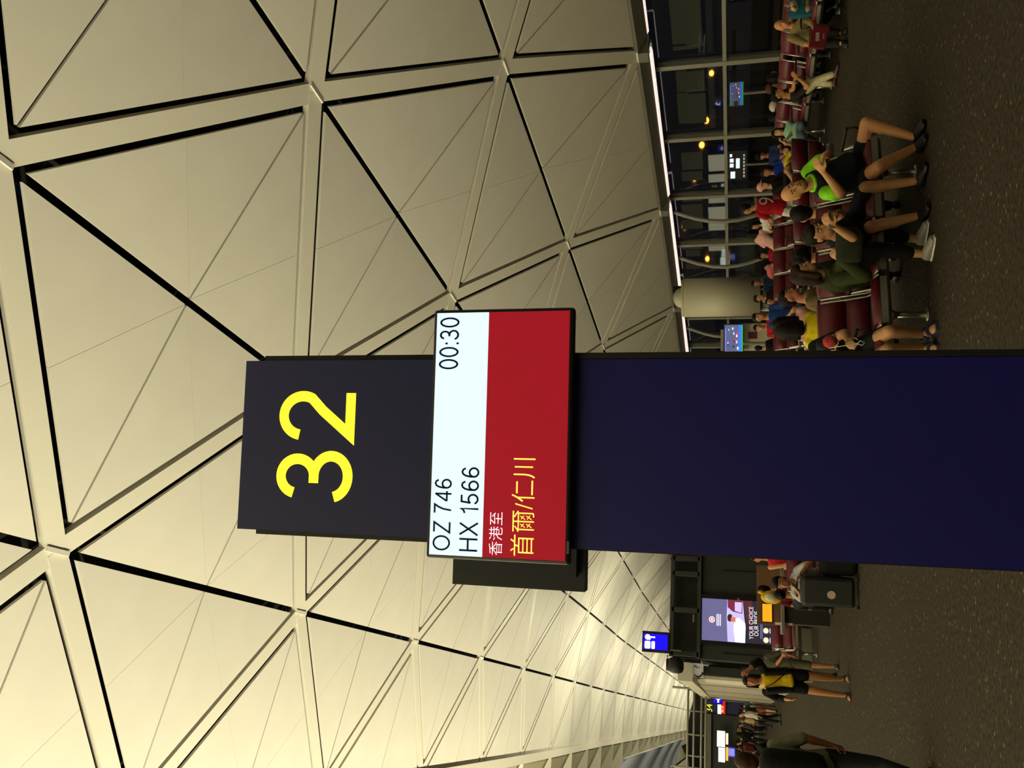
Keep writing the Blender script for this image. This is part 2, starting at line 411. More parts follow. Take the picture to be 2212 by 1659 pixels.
# ------------------------------------------------------------------ uplighters; the far row is added, hidden, to brighten the far roof
for k, y in enumerate(UPLIGHT_Y):
    UZ = UPLIGHT_Z if y < 45 else 2.6
    t = thing('uplighter', 'unseen tall pole uplighter placed to light the roof', 'lamp', (UPLIGHT_X if y < 45 else 1.9, y, 0), group='uplighters under the roof crown')
    MB().cyl((0, 0, 0), .3, .06).build('base', M_STEEL2, t)
    MB().tube([(0, 0, .05), (0, 0, UZ-.3)], .07, 10).build('pole', M_STEEL2, t)
    MB().cyl((0, 0, UZ-.34), .12, .24, r2=.26).build('lamp_bowl', M_STEEL2, t)
    ld = bpy.data.lights.new('uplight', 'SPOT'); ld.energy = UPLIGHT_POWER*(1 if y < 45 else .18); ld.color = (1., .94, .68); ld.spot_size = math.radians(165); ld.spot_blend = .6; ld.shadow_soft_size = .22
    lo = bpy.data.objects.new('uplight', ld); COL.objects.link(lo); lo.parent = t; lo.location = (0, 0, UZ)
    lo.rotation_euler = (pi, math.radians(10 if y < 45 else 0), 0)

# ------------------------------------------------------------------ gate totem 32
TY = -.2624; TC = V((1.023, 3.267, 0))
TAX = V((math.cos(TY), math.sin(TY), 0)); TN = V((math.sin(TY), -math.cos(TY), 0)); TM = Matrix((TAX, -TN, V((0, 0, 1)))).transposed()
ZUP = V((0, 0, 1))
def T(a, z, d=0.): return TC+TAX*a+TN*d+ZUP*z
tot = thing('gate_totem', 'tall dark gate totem with yellow number 32 and flight screen', 'sign')
def tbox(nm, a0, a1, z0, z1, d0, d1, m, parent=tot, r=0.):
    mb = MB()
    (mb.rbox(T((a0+a1)/2, (z0+z1)/2, (d0+d1)/2), (a1-a0, d1-d0, z1-z0), r, TM) if r else mb.box(T((a0+a1)/2, (z0+z1)/2, (d0+d1)/2), (a1-a0, d1-d0, z1-z0), TM))
    return mb.build(nm, m, parent)
tbox('column', -.466, .342, 0, 3.735, -.42, -.10, M_BLACK)
hp = tbox('number_panel', -.443, .313, 2.80, 3.80, -.10, -.05, M_NAVY)
tbox('lower_panel', -.458, .312, .06, 2.42, -.10, -.06, M_BLUE)
tbox('edge_trim', .314, .338, .06, 2.42, -.10, -.05, M_BLACK)
tbox('mount_block', -.3, .2, 2.42, 2.8, -.10, -.055, M_BLACK)
c0, c1 = hit(681, 1083, T(0, 0, -.05), TN), hit(681, 845, T(0, 0, -.05), TN)
zt, zb = hit(601, 960, T(0, 0, -.05), TN).z, hit(765, 960, T(0, 0, -.05), TN).z
text('gate_number', '32', T(((c0-TC).dot(TAX)+(c1-TC).dot(TAX))/2, (zt+zb)/2, -.05), TAX, ZUP, (c1-c0).length, zt-zb, glow('fff035', 1.0, 'yellow_number'), hp, .002, .126)
mon = tbox('monitor', -.52, .52, 2.28, 2.886, -.05, 0, M_BLACK, r=.012)
def on(x, y, d=0.): return hit(x, y, T(0, 0, d), TN)
MS = 2.886-.016; MH = .606-.034
def srect(nm, a0, a1, z0, z1, m, d, par): return MB().plate([T(a0, z0, d), T(a1, z0, d), T(a1, z1, d), T(a0, z1, d)], TN*.0015).build(nm, m, par)
srect('white_band', -.505, .505, MS-MH*.40, MS, glow('d4ecff', .92, 'screen_white'), .001, mon)
srect('red_band', -.505, .505, MS-MH, MS-MH*.40, glow('a01826', .6, 'screen_red'), .001, mon)
def stext(nm, body, x0, x1, y0, y1, m, pw=None):
    a, b = on((x0+x1)/2, y0), on((x0+x1)/2, y1); zt_, zb_ = on(x0, (y0+y1)/2).z, on(x1, (y0+y1)/2).z
    c = (a+b)/2; al = (c-TC).dot(TAX)
    text(nm, body, T(al, (zt_+zb_)/2, .003), TAX, ZUP, (b-a).length, zt_-zb_, m, mon, .001, pw)
M_INK = mat('screen_ink', '14163a', .4, spec=.2); M_SWH = glow('f2f0ff', .95, 'screen_letter_white'); M_SYE = glow('ffee66', .95, 'screen_letter_yellow')
stext('flight_number', 'OZ 746', 937, 975, 1189, 1034, M_INK, .105)
stext('flight_number', 'HX 1566', 992, 1035, 1191, 1009, M_INK, .105)
stext('departure_time', '00:30', 950, 992, 798, 686, M_INK, .105)
stext('route_line', '香港至', 1057, 1086, 1199, 1106, M_SWH)
stext('destination', '首爾/仁川', 1105, 1155, 1201, 990, M_SYE)
MB().box(T(-.45, 2.288, .002), (.05, .004, .01), TM).build('brand_plate', mat('badge_grey', '5a5a60', .4), mon)
# rear monitor, facing away on the far side of the totem
rm = thing('rear_monitor', 'black monitor mounted behind the totem, seen from its chamfered back', 'monitor')
rb = MB(); A0 = (on(1000, 1240, -.5)-TC).dot(TAX); zt_, zb_ = hit(977, 1225, T(0, 0, -.5), TN).z, hit(1263, 1240, T(0, 0, -.5), TN).z
rb.box(T(A0+.35, (zt_+zb_)/2, -.56), (.80, .06, zt_-zb_), TM)
rb.plate([T(A0-.05, zb_, -.53), T(A0+.75, zb_, -.53), T(A0+.75, zt_, -.53), T(A0-.05, zt_, -.53)], TN*.02)
rb.build('shell', mat('monitor_shell', '16161a', .45), rm)
MB().plate([T(A0+.02, zb_+.03, -.50), T(A0+.7, zb_+.03, -.50), T(A0+.7, zt_-.06, -.50), T(A0+.02, zt_-.06, -.50)], TN*.05).build('back_bulge', mat('monitor_shell'), rm)

# ------------------------------------------------------------------ beam seating
def bench(n, pitch=.53, legs=None):
    r = thing('beam_seat', 'maroon seats on a steel beam', 'seating'); W = n*pitch
    MB().tube([(-W/2-.02, .04, .33), (W/2+.02, .04, .33)], .04, 10).build('beam', M_CHROME, r, True)
    for x in (legs or (-W/2+pitch*.9, W/2-pitch*.9)):
        lg = MB().tube([(x, .04, .31), (x, .04, .01)], .028, 10); lg.tube([(x, .04, .33), (x, .04, .25)], [.06, .03], 10); lg.cyl((x, .04, 0), .06, .012, 12)
        lg.build('leg', M_CHROME, r, True)
    prof = [(-.27, .435), (-.20, .455), (0, .43), (.12, .425), (.175, .47), (.215, .60), (.26, .74), (.30, .86)]
    seatm = backm = trimm = None
    for k in range(n):
        x = -W/2+(k+.5)*pitch; hw = pitch/2-.028
        if seatm is None:
            def pad(ps, th):
                mb = MB(); out = []
                for j, (y, z) in enumerate(ps):
                    a = V((0,)+ps[max(j-1, 0)]); b = V((0,)+ps[min(j+1, len(ps)-1)]); d = (b-a).normalized(); nn = V((0, -d.z, d.y)) ; e = th*(.6 if j in (0, len(ps)-1) else 1.)
                    out.append((V((0, y, z)), nn*e))
                m = len(out); xs = [(-hw, .0), (-hw+.015, .7), (-hw*.5, 1.), (hw*.5, 1.), (hw-.015, .7), (hw, .0)]
                vs = []
                for c, nn in out: vs += [c+V((xx, 0, 0))+nn*(f-.15) for xx, f in xs] + [c+V((hw, 0, 0))-nn*.4, c+V((-hw, 0, 0))-nn*.4]
                q = 8; fs = [(i*q+j, i*q+(j+1) % q, (i+1)*q+(j+1) % q, (i+1)*q+j) for i in range(m-1) for j in range(q)]
                fs += [tuple(range(q))[::-1], tuple((m-1)*q+j for j in range(q))]
                return mb.add(vs, fs)
            seatm = pad(prof[:4], .045).build('seat', M_MAROON, r, True, (x, 0, 0)).data
            backm = pad([(.15, .455), (.19, .52), (.225, .64)], .045).build('lower_backrest', M_MAROON, r, True, (x, 0, 0)).data
            topm = pad([(.23, .655), (.265, .76), (.30, .87)], .045).build('backrest', M_MAROON, r, True, (x, 0, 0)).data
            trimm = MB().tube([(0, y, z) for y, z in prof], .012, 6).build('edge_trim', M_CHROME, r, True, (x-hw-.008, 0, 0)).data; link('edge_trim', trimm, r, (x+hw+.008, 0, 0))
            ap = MB().box((0, -.255, .40), (hw*1.9, .03, .055)); ap.box((0, -.02, .385), (hw*1.6, .40, .02)); apm = ap.build('front_apron', M_STEEL2, r, loc=(x, 0, 0)).data
        else:
            for nm, me in (('seat', seatm), ('lower_backrest', backm), ('backrest', topm), ('front_apron', apm)): link(nm, me, r, (x, 0, 0))
            for sx in (-1, 1): link('edge_trim', trimm, r, (x+sx*(hw+.008), 0, 0))
    arm = None
    for k in range(n+1):
        x = -W/2+k*pitch
        if arm is None:
            a_ = MB().tube([(0, .04, .33), (0, .06, .45), (0, .12, .60), (0, .14, .62)], [.02, .016, .016, .016], 8); a_.ell((0, .04, .36), ((.03, 0, 0), (0, .045, 0), (0, 0, .035)))
            arm = a_.build('arm_bracket', M_CHROME, r, True, (x, 0, 0)).data
            pd = MB().rbox((0, -.03, .625), (.04, .36, .025), .01).tube([(0, -.20, .62), (0, -.215, .55), (0, -.16, .47)], .009, 6).build('arm_pad', M_BLACK, r, loc=(x, 0, 0)).data
        else:
            link('arm_bracket', arm, r, (x, 0, 0)); link('arm_pad', pd, r, (x, 0, 0))
    return r
B5 = bench(5, .52, (-.53, .95))
def place(src, x, y, rz, label, first=False):
    o = src if first else copy_tree(src); o.location = (x, y, 0); o.rotation_euler = (0, 0, rz); o['label'] = label; o['group'] = 'maroon beam seating'; return o
place(B5, 4.02, 7.43, 0, 'nearest row of maroon seats on a chrome beam, facing the camera', True)
place(B5, 4.15, 8.20, pi, 'maroon seat row set back to back behind the nearest row')
B4 = bench(4, .56)
place(B4, 10.5, 11.35, -pi/2, 'maroon seat row under the man in the beige shirt', True)
place(B4, 10.5, 13.70, -pi/2, 'maroon seat row under the slumped man in cream trousers')
place(B4, 11.25, 11.35, pi/2, 'maroon seats backing the row of the man in the beige shirt')
place(B4, 11.25, 13.70, pi/2, 'maroon seats backing the row of the man in cream trousers')
place(B4, 9.55, 15.75, 0, 'maroon seat row where a child in yellow lies')
p = floor_at(1760, 480); place(B4, 8.0, 16.0, 0.0, 'maroon seat row behind the man in the red jersey')
place(B4, 8.4, 20.2, 0, 'far maroon seat row under the person with the pink neck pillow')
place(B4, 6.9, 16.6, 0, 'maroon seat row under the man in the blue polo shirt')
place(B4, 6.6, 10.9, pi, 'maroon seat row with its back to the camera behind the khaki man')
place(B4, 3.0, 13.45, 0, 'maroon seat row under the man in the white polo shirt')
place(B4, 2.05, 19.3, 0, 'small maroon seats beside the dark advertising block')

# ------------------------------------------------------------------ air pod (white drum) by the glazing
pc = at(1640, 640, 23.5); pod = thing('air_supply_pod', 'tall white drum-shaped air supply pod by the glazing', 'air vent', (pc.x, pc.y, 0))
PZ0, PZ1, PR = .96, 3.05, .535
MB().cyl((0, 0, PZ0), PR, PZ1-PZ0-.07, 40).build('drum', mat('pod_white', 'b5b09a', .5), pod, True)
MB().tube([(0, 0, PZ1-.07), (0, 0, PZ1-.05), (0, 0, PZ1)], [PR-.015, PR, PR-.03], 40).build('top_rim', mat('pod_white'), pod)
MB().cyl((0, 0, 0), .36, PZ0+.01, 24).build('base', M_STEEL2, pod, True)
for k in range(8):
    a = k*pi/4; MB().box((.40*math.cos(a), .40*math.sin(a), .48), (.05, .05, .94)).build('base_strut', M_WHITE, pod)
MB().ell((.0, 0, PZ1+.02), ((.28, 0, 0), (0, .28, 0), (0, 0, .22))).build('nozzle_dome', mat('pod_white'), pod, True)
MB().box((.28, .1, PZ1+.12), (.2, .2, .25)).build('nozzle_box', M_BLACK, pod)

# ------------------------------------------------------------------ television sets, and screens standing in for reflections in the glazing
def traffic_tv(c, wid, hei, facing, label, dim=1.):
    f = V(facing).normalized(); ax = ZUP.cross(f)*1.; up = ZUP
    t = thing('television', label, 'television', (c.x, c.y, 0)); c = V((0, 0, c.z))
    mm = Matrix((ax, f, up)).transposed()
    b = MB().box(c-f*.035, (wid+.05, .06, hei+.05), mm).build('housing', M_BLACK, t)
    def R(a0, a1, b0, b1, col, e, d):
        P = lambda a, bb: c+ax*((a-.5)*wid)+up*((.5-bb)*hei)+f*(.002*d)
        MB().plate([P(a0, b1), P(a1, b1), P(a1, b0), P(a0, b0)], f*.001).build('picture', glow(col, e*dim), b)
    R(0, 1, 0, 1, '5a628c', .8, 0); R(0, 1, .76, .93, '3a74e8', .9, 1); R(0, 1, .93, 1, '30b048', .8, 1); R(0, .2, .3, .62, '2a3c20', .5, 1); R(.02, .3, .02, .10, '2a9a50', .8, 2); R(.3, .9, .02, .08, '6a7cf0', .8, 2)
    rr = random.Random(3)
    for j in range(16):
        a, bb = rr.uniform(.22, .93), rr.uniform(.15, .7); s_ = .03+.05*bb
        R(a, a+s_*1.2, bb, bb+s_*1.3, rr.choice(['e8ecff', 'c8d0f0', '20243c', 'e04030', 'f4f4ff', '4050c0']), .9, 2+j % 3)
    MB().tube([(0, 0, 0), (0, 0, c.z-hei/2)], .035, 8).build('stand_pole', M_STEEL2, t) ; MB().cyl((0, 0, 0), .25, .03).build('stand_foot', M_STEEL2, t)
    return t
tc = at(1585, 742, 19.5)
fdir = (CAM-tc); fdir.z = 0
traffic_tv(tc, .84, .40, fdir, 'television on a stand showing a bright busy street, beside the totem')
t2 = at(1591, 203, 21.8); f2 = (CAM-t2); f2.z = 0  # screen built where the glazing mirrors a television
traffic_tv(t2, .56, .33, f2, 'small dim screen standing in for a television reflected in the glazing', .35)
t3 = at(1593, 357, 23.2); f3 = (CAM-t3); f3.z = 0; f3.normalize(); ax3 = ZUP.cross(f3)  # stands in for a monitor mirrored in the glazing
tv = thing('reflected_screen', 'dark screen with white figures standing in for a monitor reflected in the glazing', 'screen', (t3.x, t3.y, 0))
b3 = MB().box(V((0, 0, t3.z))-f3*.03, (.75, .05, .5), Matrix((ax3, f3, ZUP)).transposed()).build('housing', M_BLACK, tv)
def ir(a0, a1, z0, z1, col, e): 
    P = lambda a, z: V((0, 0, t3.z))+ax3*a+ZUP*z+f3*.004
    MB().plate([P(a0, z0), P(a1, z0), P(a1, z1), P(a0, z1)], f3*.001).build('figure', glow(col, e), b3)
for a0, a1, z0, z1 in ((-.34, -.16, .06, .18), (-.05, .05, .10, .2), (.08, .18, .10, .2), (-.08, .18, -.06, .04), (.22, .3, .14, .2)): ir(a0, a1, z0, z1, 'dcecff', .9)
for j in range(7): ir(-.32+j*.09, -.26+j*.09, -.19, -.15, 'b8b8b8', .5)
MB().tube([(0, 0, 0), (0, 0, t3.z-.2)], .03, 8).build('stand_pole', M_STEEL2, tv)
# grey kiosk cabinet under the television
kc = at(1635, 728, 19.9); kb = thing('kiosk_cabinet', 'pale grey kiosk cabinet with a small maroon notice', 'cabinet', (kc.x, kc.y, 0), -YAW)
MB().rbox((0, 0, .75), (.62, .4, 1.5), .04).build('body', M_LGREY, kb); MB().box((.03, -.205, 1.23), (.16, .012, .2)).build('notice', mat('notice_maroon', '5c1a20', .5), kb)
MB().box((-.05, .3, .9), (.5, .08, 2.1)).build('back_post', M_STEEL, kb)

# ------------------------------------------------------------------ dark advertising block with louvres
AY = 21.2
def onA(x, y): return hit(x, y, (0, AY, 0), V((0, -1, 0)))
aL, aR = onA(1600, 1430).x, onA(1600, 1180).x+1.6; AT = onA(1449, 1300).z
blk = thing('advertising_block', 'dark freestanding services block with a lit portrait display', 'kiosk', (0, 0, 0))
MB().box(((aL+aR)/2, AY+1.0, AT/2-.35), (aR-aL, 2.0, AT-.7)).build('wall', M_DARK, blk)
MB().box(((aL+aR)/2, AY-.05, AT-.04), (aR-aL, .16, .09)).build('top_rail', mat('block_frame', '35342f', .5), blk)
MB().box(((aL+aR)/2, AY-.05, AT-.66), (aR-aL, .16, .08)).build('lower_rail', mat('block_frame'), blk)
MB().box(((aL+aR)/2, AY+1.1, AT-.35), (aR-aL, 1.6, .6)).build('louvre_core', M_BLACK, blk)
for yp in (1207, 1240, 1318, 1412):
    MB().box((onA(1470, yp).x, AY-.05, AT-.35), (.1, .16, .62)).build('louvre_post', mat('block_frame'), blk)
for yp in (1235, 1415): MB().box((onA(1600, yp).x, AY-.012, 1.2), (.02, .03, AT-1.7)).build('panel_joint', M_BLACK, blk)
dl, dr = onA(1516.6, 1383).x, onA(1516.6, 1293).x; dt, db = onA(1516.6, 1340).z, onA(1672, 1340).z
d0 = MB().box(((dl+dr)/2, AY-.05, (dt+db)/2), (dr-dl+.2, .1, dt-db+.22)).build('display_frame', mat('display_frame', '15141c', .35), blk)
def ad(a0, a1, b0, b1, col, e, d, pts=None):
    P = lambda a, b: V((dl+(dr-dl)*a, AY-.102-.002*d, dt+(db-dt)*b))
    poly = [P(a, b) for a, b in (pts or [(a0, b1), (a1, b1), (a1, b0), (a0, b0)])]
    MB().plate(poly, (0, -.001, 0)).build('picture', glow(col, e), d0)
ad(0, 1, 0, .36, '6a6a9c', .75, 0); ad(0, 1, .36, 1, '2e2838', .8, 0)
ad(0, 1, .335, .60, 'b9b4f0', 1., 1, [(0, .60), (.35, .61), (.6, .59), (1, .57), (1, .355), (.6, .345), (.3, .352), (0, .36)])
ad(0, 1, 0, 1, 'ffffff', 1.1, 2, [(.05, .60), (.45, .605), (.58, .52), (.55, .46), (.30, .44), (.0, .47), (0, .6)])
ad(0, 1, 0, 1, '7a3048', .8, 3, [(.68, .56), (1, .57), (1, .36), (.82, .36), (.72, .43)])
ad(0, 1, 0, 1, 'c8b8f8', 1., 4, [(.70, .55), (.95, .56), (.95, .46), (.74, .46)])
ad(0, 1, 0, 1, '4a2024', .7, 5, [(.50, .42), (.64, .42), (.66, .38), (.60, .355), (.50, .36), (.47, .39)])
ad(0, 1, 0, 1, 'c87868', .85, 6, [(.47, .47), (.58, .47), (.59, .41), (.48, .40)])
ad(0, 1, 0, 1, '5a3038', .7, 1, [(.25, .70), (1, .70), (1, .58), (.6, .61)])
ci = [(.5+.075*math.cos(k*pi/10), .14+.042*math.sin(k*pi/10)) for k in range(20)]
ad(0, 1, 0, 1, 'f4e8f4', 1., 2, ci); ad(0, 1, 0, 1, 'c04860', .9, 3, [(.5+(x-.5)*.7, .14+(y-.14)*.7) for x, y in ci]); ad(.47, .53, .125, .155, 'f4e0ea', 1, 4)
for b0 in (.205, .228, .252): ad(.36, .64, b0, b0+.013, 'e8e0f4', .95, 2)
AXX = V((1, 0, 0))
def adt(body, a0, a1, b0, b1, m):
    text('lettering', body, (dl+(dr-dl)*(a0+a1)/2, AY-.108, dt+(db-dt)*(b0+b1)/2), AXX, ZUP, (dr-dl)*(a1-a0), (dt-db)*(b1-b0), m, d0, .001)
MW = glow('f6f4ff', 1., 'ad_letters')
adt('YOUR CHOICE', .10, .86, .655, .715, MW); adt('OUR PRIDE', .18, .76, .725, .785, MW)
for b0 in (.81, .83): ad(.12, .60, b0, b0+.008, '8890d8', .7, 2)
for cx in (.10, .32): ad(0, 1, 0, 1, 'fff0c0', 1., 2, [(cx+.065*math.cos(k*pi/8), .885+.036*math.sin(k*pi/8)) for k in range(16)]); ad(cx-.06, cx+.06, .935, .945, 'e0e0ff', .8, 2)
MB().box(((dl+dr)/2-.1, AY-.12, db-.05), (dr-dl+.1, .12, .07)).build('led_tray', glow('c8c4ff', .9, 'led_tray'), blk)
for yp, xp in ((1290, 1512), (1385, 1511), (1296, 1595)):
    q = onA(xp, yp); MB().box((q.x, AY-.11, q.z), (.05, .03, .05)).build('frame_screw', M_CHROME, blk)
MB().box((onA(1498, 1336).x, AY-.03, onA(1498, 1336).z), (.17, .03, .03)).build('name_plate', M_CHROME, blk)
q = onA(1745, 1405); MB().box((q.x-.15, AY-.5, .22), (1.1, .5, .44)).build('low_cabinet', mat('pale_cabinet', '6f6f5c', .6), blk)
# loudspeaker on the block
q = at(1460, 1437, 19.3); sp = thing('loudspeaker', 'black loudspeaker pod on a bracket above the telephone sign', 'speaker', (q.x, q.y, q.z))
MB().rbox((0, 0, 0), (.34, .4, .34), .1).build('body', M_BLACK, sp, True); MB().cyl((0, -.0, .15), .13, .06, 20).build('horn', M_BLACK, sp); MB().tube([(-.02, 0, .15), (.2, 0, .2), (.2, .3, .2)], .015, 6).build('bracket', M_CHROME, sp)

# blue pictogram sign above
def blue_sign(x0, x1, y0, y1, t, label, depth=.12):
    """image box (x down, y to the left)"""
    c = at((x0+x1)/2, (y0+y1)/2, t); d = V((0, -1, 0)); h = (hit(x0, (y0+y1)/2, c, d).z-hit(x1, (y0+y1)/2, c, d).z); wdt = abs(hit(x0, y0, c, d).x-hit(x0, y1, c, d).x)
    s_ = thing('pictogram_sign', label, 'sign', c)
    MB().box((0, depth/2, 0), (wdt+.06, depth, h+.04)).build('housing', M_BLACK, s_)
    f = MB().box((0, -.006, 0), (wdt-.06, .012, h-.02)).build('face', glow('1a0cf0', .95, 'sign_blue'), s_)
    return s_, f, wdt, h
def shape(par, pts, col='ffffff', e=1.0, d=-.016, nm='pictogram'):
    MB().plate([V((a, d, z)) for a, z in pts], (0, .003, 0)).build(nm, glow(col, e), par)
def circ(cx, cz, rx, rz, n=14): return [(cx+rx*math.cos(2*pi*k/n), cz+rz*math.sin(2*pi*k/n)) for k in range(n)]
s_, f_, W_, H_ = blue_sign(1389, 1443, 1367, 1406, 20.0, 'bright blue pictogram sign standing on the dark block')
for z0, z1 in ((.20, .43), (.02, .16)): shape(f_, [(W_*(-.19+.21*a), H_*((z0+z1)/2+(z1-z0)/2*b)) for a, b in ((-.8, -1), (.8, -1), (1, -.7), (1, .7), (.8, 1), (-.8, 1), (-1, .7), (-1, -.7))])
shape(f_, circ(W_*.24, H_*.32, W_*.16, H_*.11)); shape(f_, [(W_*.20, H_*.25), (W_*.29, H_*.25), (W_*.29, H_*.02), (W_*.20, H_*.02)]); shape(f_, [(W_*.06, H_*.24), (W_*.16, H_*.32), (W_*.16, H_*.18)])
MB().tube([(-.15, .06, -H_/2), (-.15, .06, -H_/2-.3)], .02, 6).build('post', M_STEEL2, s_)
# white telephone booth
ph = thing('telephone_booth', 'white telephone booth fascia with a handset and question mark sign', 'booth', (0, 0, 0))
tp = at(1508, 1447, 20.2); PY = tp.y
def onP(x, y): return hit(x, y, (0, PY, 0), V((0, -1, 0)))
pl, pr_ = onP(1508, 1463).x, onP(1508, 1434).x; zt_, zb_ = onP(1496, 1447).z, onP(1519, 1447).z
sg = MB().box(((pl+pr_)/2, PY+.05, (zt_+zb_)/2), (pr_-pl, .1, zt_-zb_)).build('sign_panel', glow('b9b6a6', .25, 'phone_sign'), ph)
cx, cz = (pl+pr_)/2, (zt_+zb_)/2; kz = (zt_-zb_)
MI = mat('pictogram_ink', '2c2a28', .5)
hb = MB(); 
for k in range(7):
    a = pi*(1.15+.7*k/6); hb.add([], []) 
MB().tube([(cx-.03+.11*math.cos(pi*(.75+.75*k/6)), PY-.012, cz+.11*math.sin(pi*(.75+.75*k/6))-.0) for k in range(7)], .02, 6).build('handset_mark', MI, sg)
text('question_mark', '?', (cx+.08, PY-.004, cz+.02), AXX, ZUP, .07, .13, MI, sg)
MB().tube([(cx-.17, PY-.006, cz-.17), (cx+.17, PY-.006, cz-.17), (cx+.17, PY-.006, cz+.17), (cx-.17, PY-.006, cz+.17), (cx-.17, PY-.006, cz-.17)], .006, 4).build('frame_line', MI, sg)
MB().box(((pl+pr_)/2-.06, PY+1.5, zt_+.16), (pr_-pl+.1, 3.2, .34)).build('fascia', M_WHITE, ph)
MB().box(((pl+pr_)/2+.02, PY+.4, zb_/2), (pr_-pl-.1, .5, zb_)).build('dark_pier', M_DARK, ph)
MB().box((pl+.05, PY+1.8, zb_/2), (.10, 2.4, zb_)).build('side_wall', M_WHITE, ph)
# long white wall panels receding beyond
ww = thing('wall_divider', 'white panelled wall receding beyond the telephone booth', None); tag(ww, kind='structure')
wx = pl+.45
for k in range(4):
    MB().box((wx-.30-.02*k, 26+k*5., 1.35+.0*k), (.14, 4.9, 2.7)).build('wall_panel', mat('white_wall', 'aaa294', .5), ww)
MB().box((wx-.25, 33.5, 2.85), (.4, 20, .35)).build('fascia', M_WHITE, ww)

# ------------------------------------------------------------------ far gate totem 34 and far signs
ft = thing('gate_totem', 'distant dark gate totem with yellow number 34', 'sign', at(1600, 1528, 46))
P34 = ft.location.copy()
def on34(x, y): q = hit(x, y, P34, V((0, -1, 0))); return q.x-P34.x, q.z-P34.z
def box34(nm, x0, x1, y0, y1, m, d=0., th=.2):
    a, z = on34(x0, y0); b, z2 = on34(x1, y1)
    return MB().box(((a+b)/2, th/2+d, (z+z2)/2), (abs(b-a), th, abs(z-z2))).build(nm, m, ft)
box34('column', 1524, 1653, 1537, 1513, M_NAVY); e0 = box34('monitor', 1549, 1568, 1543, 1512, M_BLACK, -.12, .1)
box34('white_band', 1550, 1558, 1542, 1521, glow('dcefff', 1., 'screen_white34'), -.14, .02); box34('red_band', 1558, 1567, 1542, 1513, glow('c01828', .8, 'screen_red34'), -.14, .02)
a, z = on34(1532, 1529); text('gate_number', '34', P34*0+V((a, -.01, z)), AXX, ZUP, abs(on34(1532, 1533)[0]-on34(1532, 1517)[0]), abs(on34(1526, 1530)[1]-on34(1539, 1530)[1]), glow('ffef20', 1., 'yellow_number'), ft, .01)
a, z = on34(1561, 1532); text('destination', '東京', V((a, -.15, z)), AXX, ZUP, .35, .12, M_SYE, ft, .01)
s1, f1, W1, H1 = blue_sign(1526, 1553, 1486, 1506, 38, 'blue wheelchair access sign hanging far down the walkway')
shape(f1, circ(0, -.02, .13, .13)); shape(f1, circ(0, -.02, .075, .075), '1a0cf0', .95, -.02); shape(f1, circ(.02, .2, .045, .045)); shape(f1, [(0, .16), (.05, .16), (.06, .0), (.0, .0)]); shape(f1, [(.04, -.05), (.14, -.16), (.18, -.13), (.09, .02)])
s1b, f1b, W1b, H1b = blue_sign(1541, 1560, 1504, 1520, 42, 'blue direction sign with a white arrow beside the wheelchair sign')
shape(f1b, [(-.12, .02), (.02, .02), (.02, .09), (.14, -.02), (.02, -.13), (.02, -.06), (-.12, -.06)])
for s_, w_, h_ in ((s1, W1, H1), (s1b, W1b, H1b)): MB().tube([(0, .06, -h_/2), (0, .06, -s_.location.z)], .03, 8).build('post', M_STEEL2, s_)
# lit white advertising light boxes and counters, far left
for (x0, x1, y0, y1, col, e, lb) in ((1549, 1566, 1579, 1613, 'f4fff8', 1.6, 'blank bright white light box, nearer of the far pair'), (1552, 1566, 1615, 1646, 'ffffff', 1.4, 'bright white light box with faint figures beside the blue flight screen'), (1568, 1573, 1584, 1608, 'ffe8c8', 1.1, 'slim warm shop light strip under the light box'), (1568, 1573, 1614, 1643, 'ffb050', 1.1, 'orange shop light strip above the blue flight screen'), (1573, 1588, 1615, 1635, '2c30c8', .9, 'blue flight information screen far away in the crowd')):
    c = at((x0+x1)/2, (y0+y1)/2, 58); d = V((0, -1, 0))
    h = hit(x0, y0, c, d).z-hit(x1, y0, c, d).z; wd = abs(hit(x0, y0, c, d).x-hit(x0, y1, c, d).x)
    lb_ = thing('light_box', lb, 'light box', c); MB().box((0, .1, 0), (wd+.08, .2, h+.06)).build('housing', M_STEEL2, lb_); fc = MB().box((0, -.01, 0), (wd, .03, h)).build('face', glow(col, e), lb_)
    if col == '2c30c8':
        for j in range(5): shape(fc, [(-wd*.4, h*(.36-j*.18)), (wd*.4, h*(.36-j*.18)), (wd*.4, h*(.42-j*.18)), (-wd*.4, h*(.42-j*.18))], 'e8ecff', .9, -.03, 'text_row')
    if 'figures' in lb:
        for j in range(4): shape(fc, circ(-wd*.3+j*wd*.2, h*(.1-.1*(j % 2)), wd*.05, h*.12, 8), 'c8c0d8', .9, -.03, 'printed_figure')
sh = thing('shop_front', 'dark shop front and glazed screen far down the walkway', 'shop', (0, 0, 0))
MB().box((-4.4, 66, 1.6), (9.5, .3, 3.2)).build('wall', mat('shop_dark', '3a3c38', .5), sh)
MB().box((-4.4, 65.6, 3.3), (9.5, .5, .35)).build('fascia', M_STEEL2, sh)
MB().box((-3.6, 64.5, .55), (7.5, .8, 1.1)).build('counter', M_STEEL2, sh)
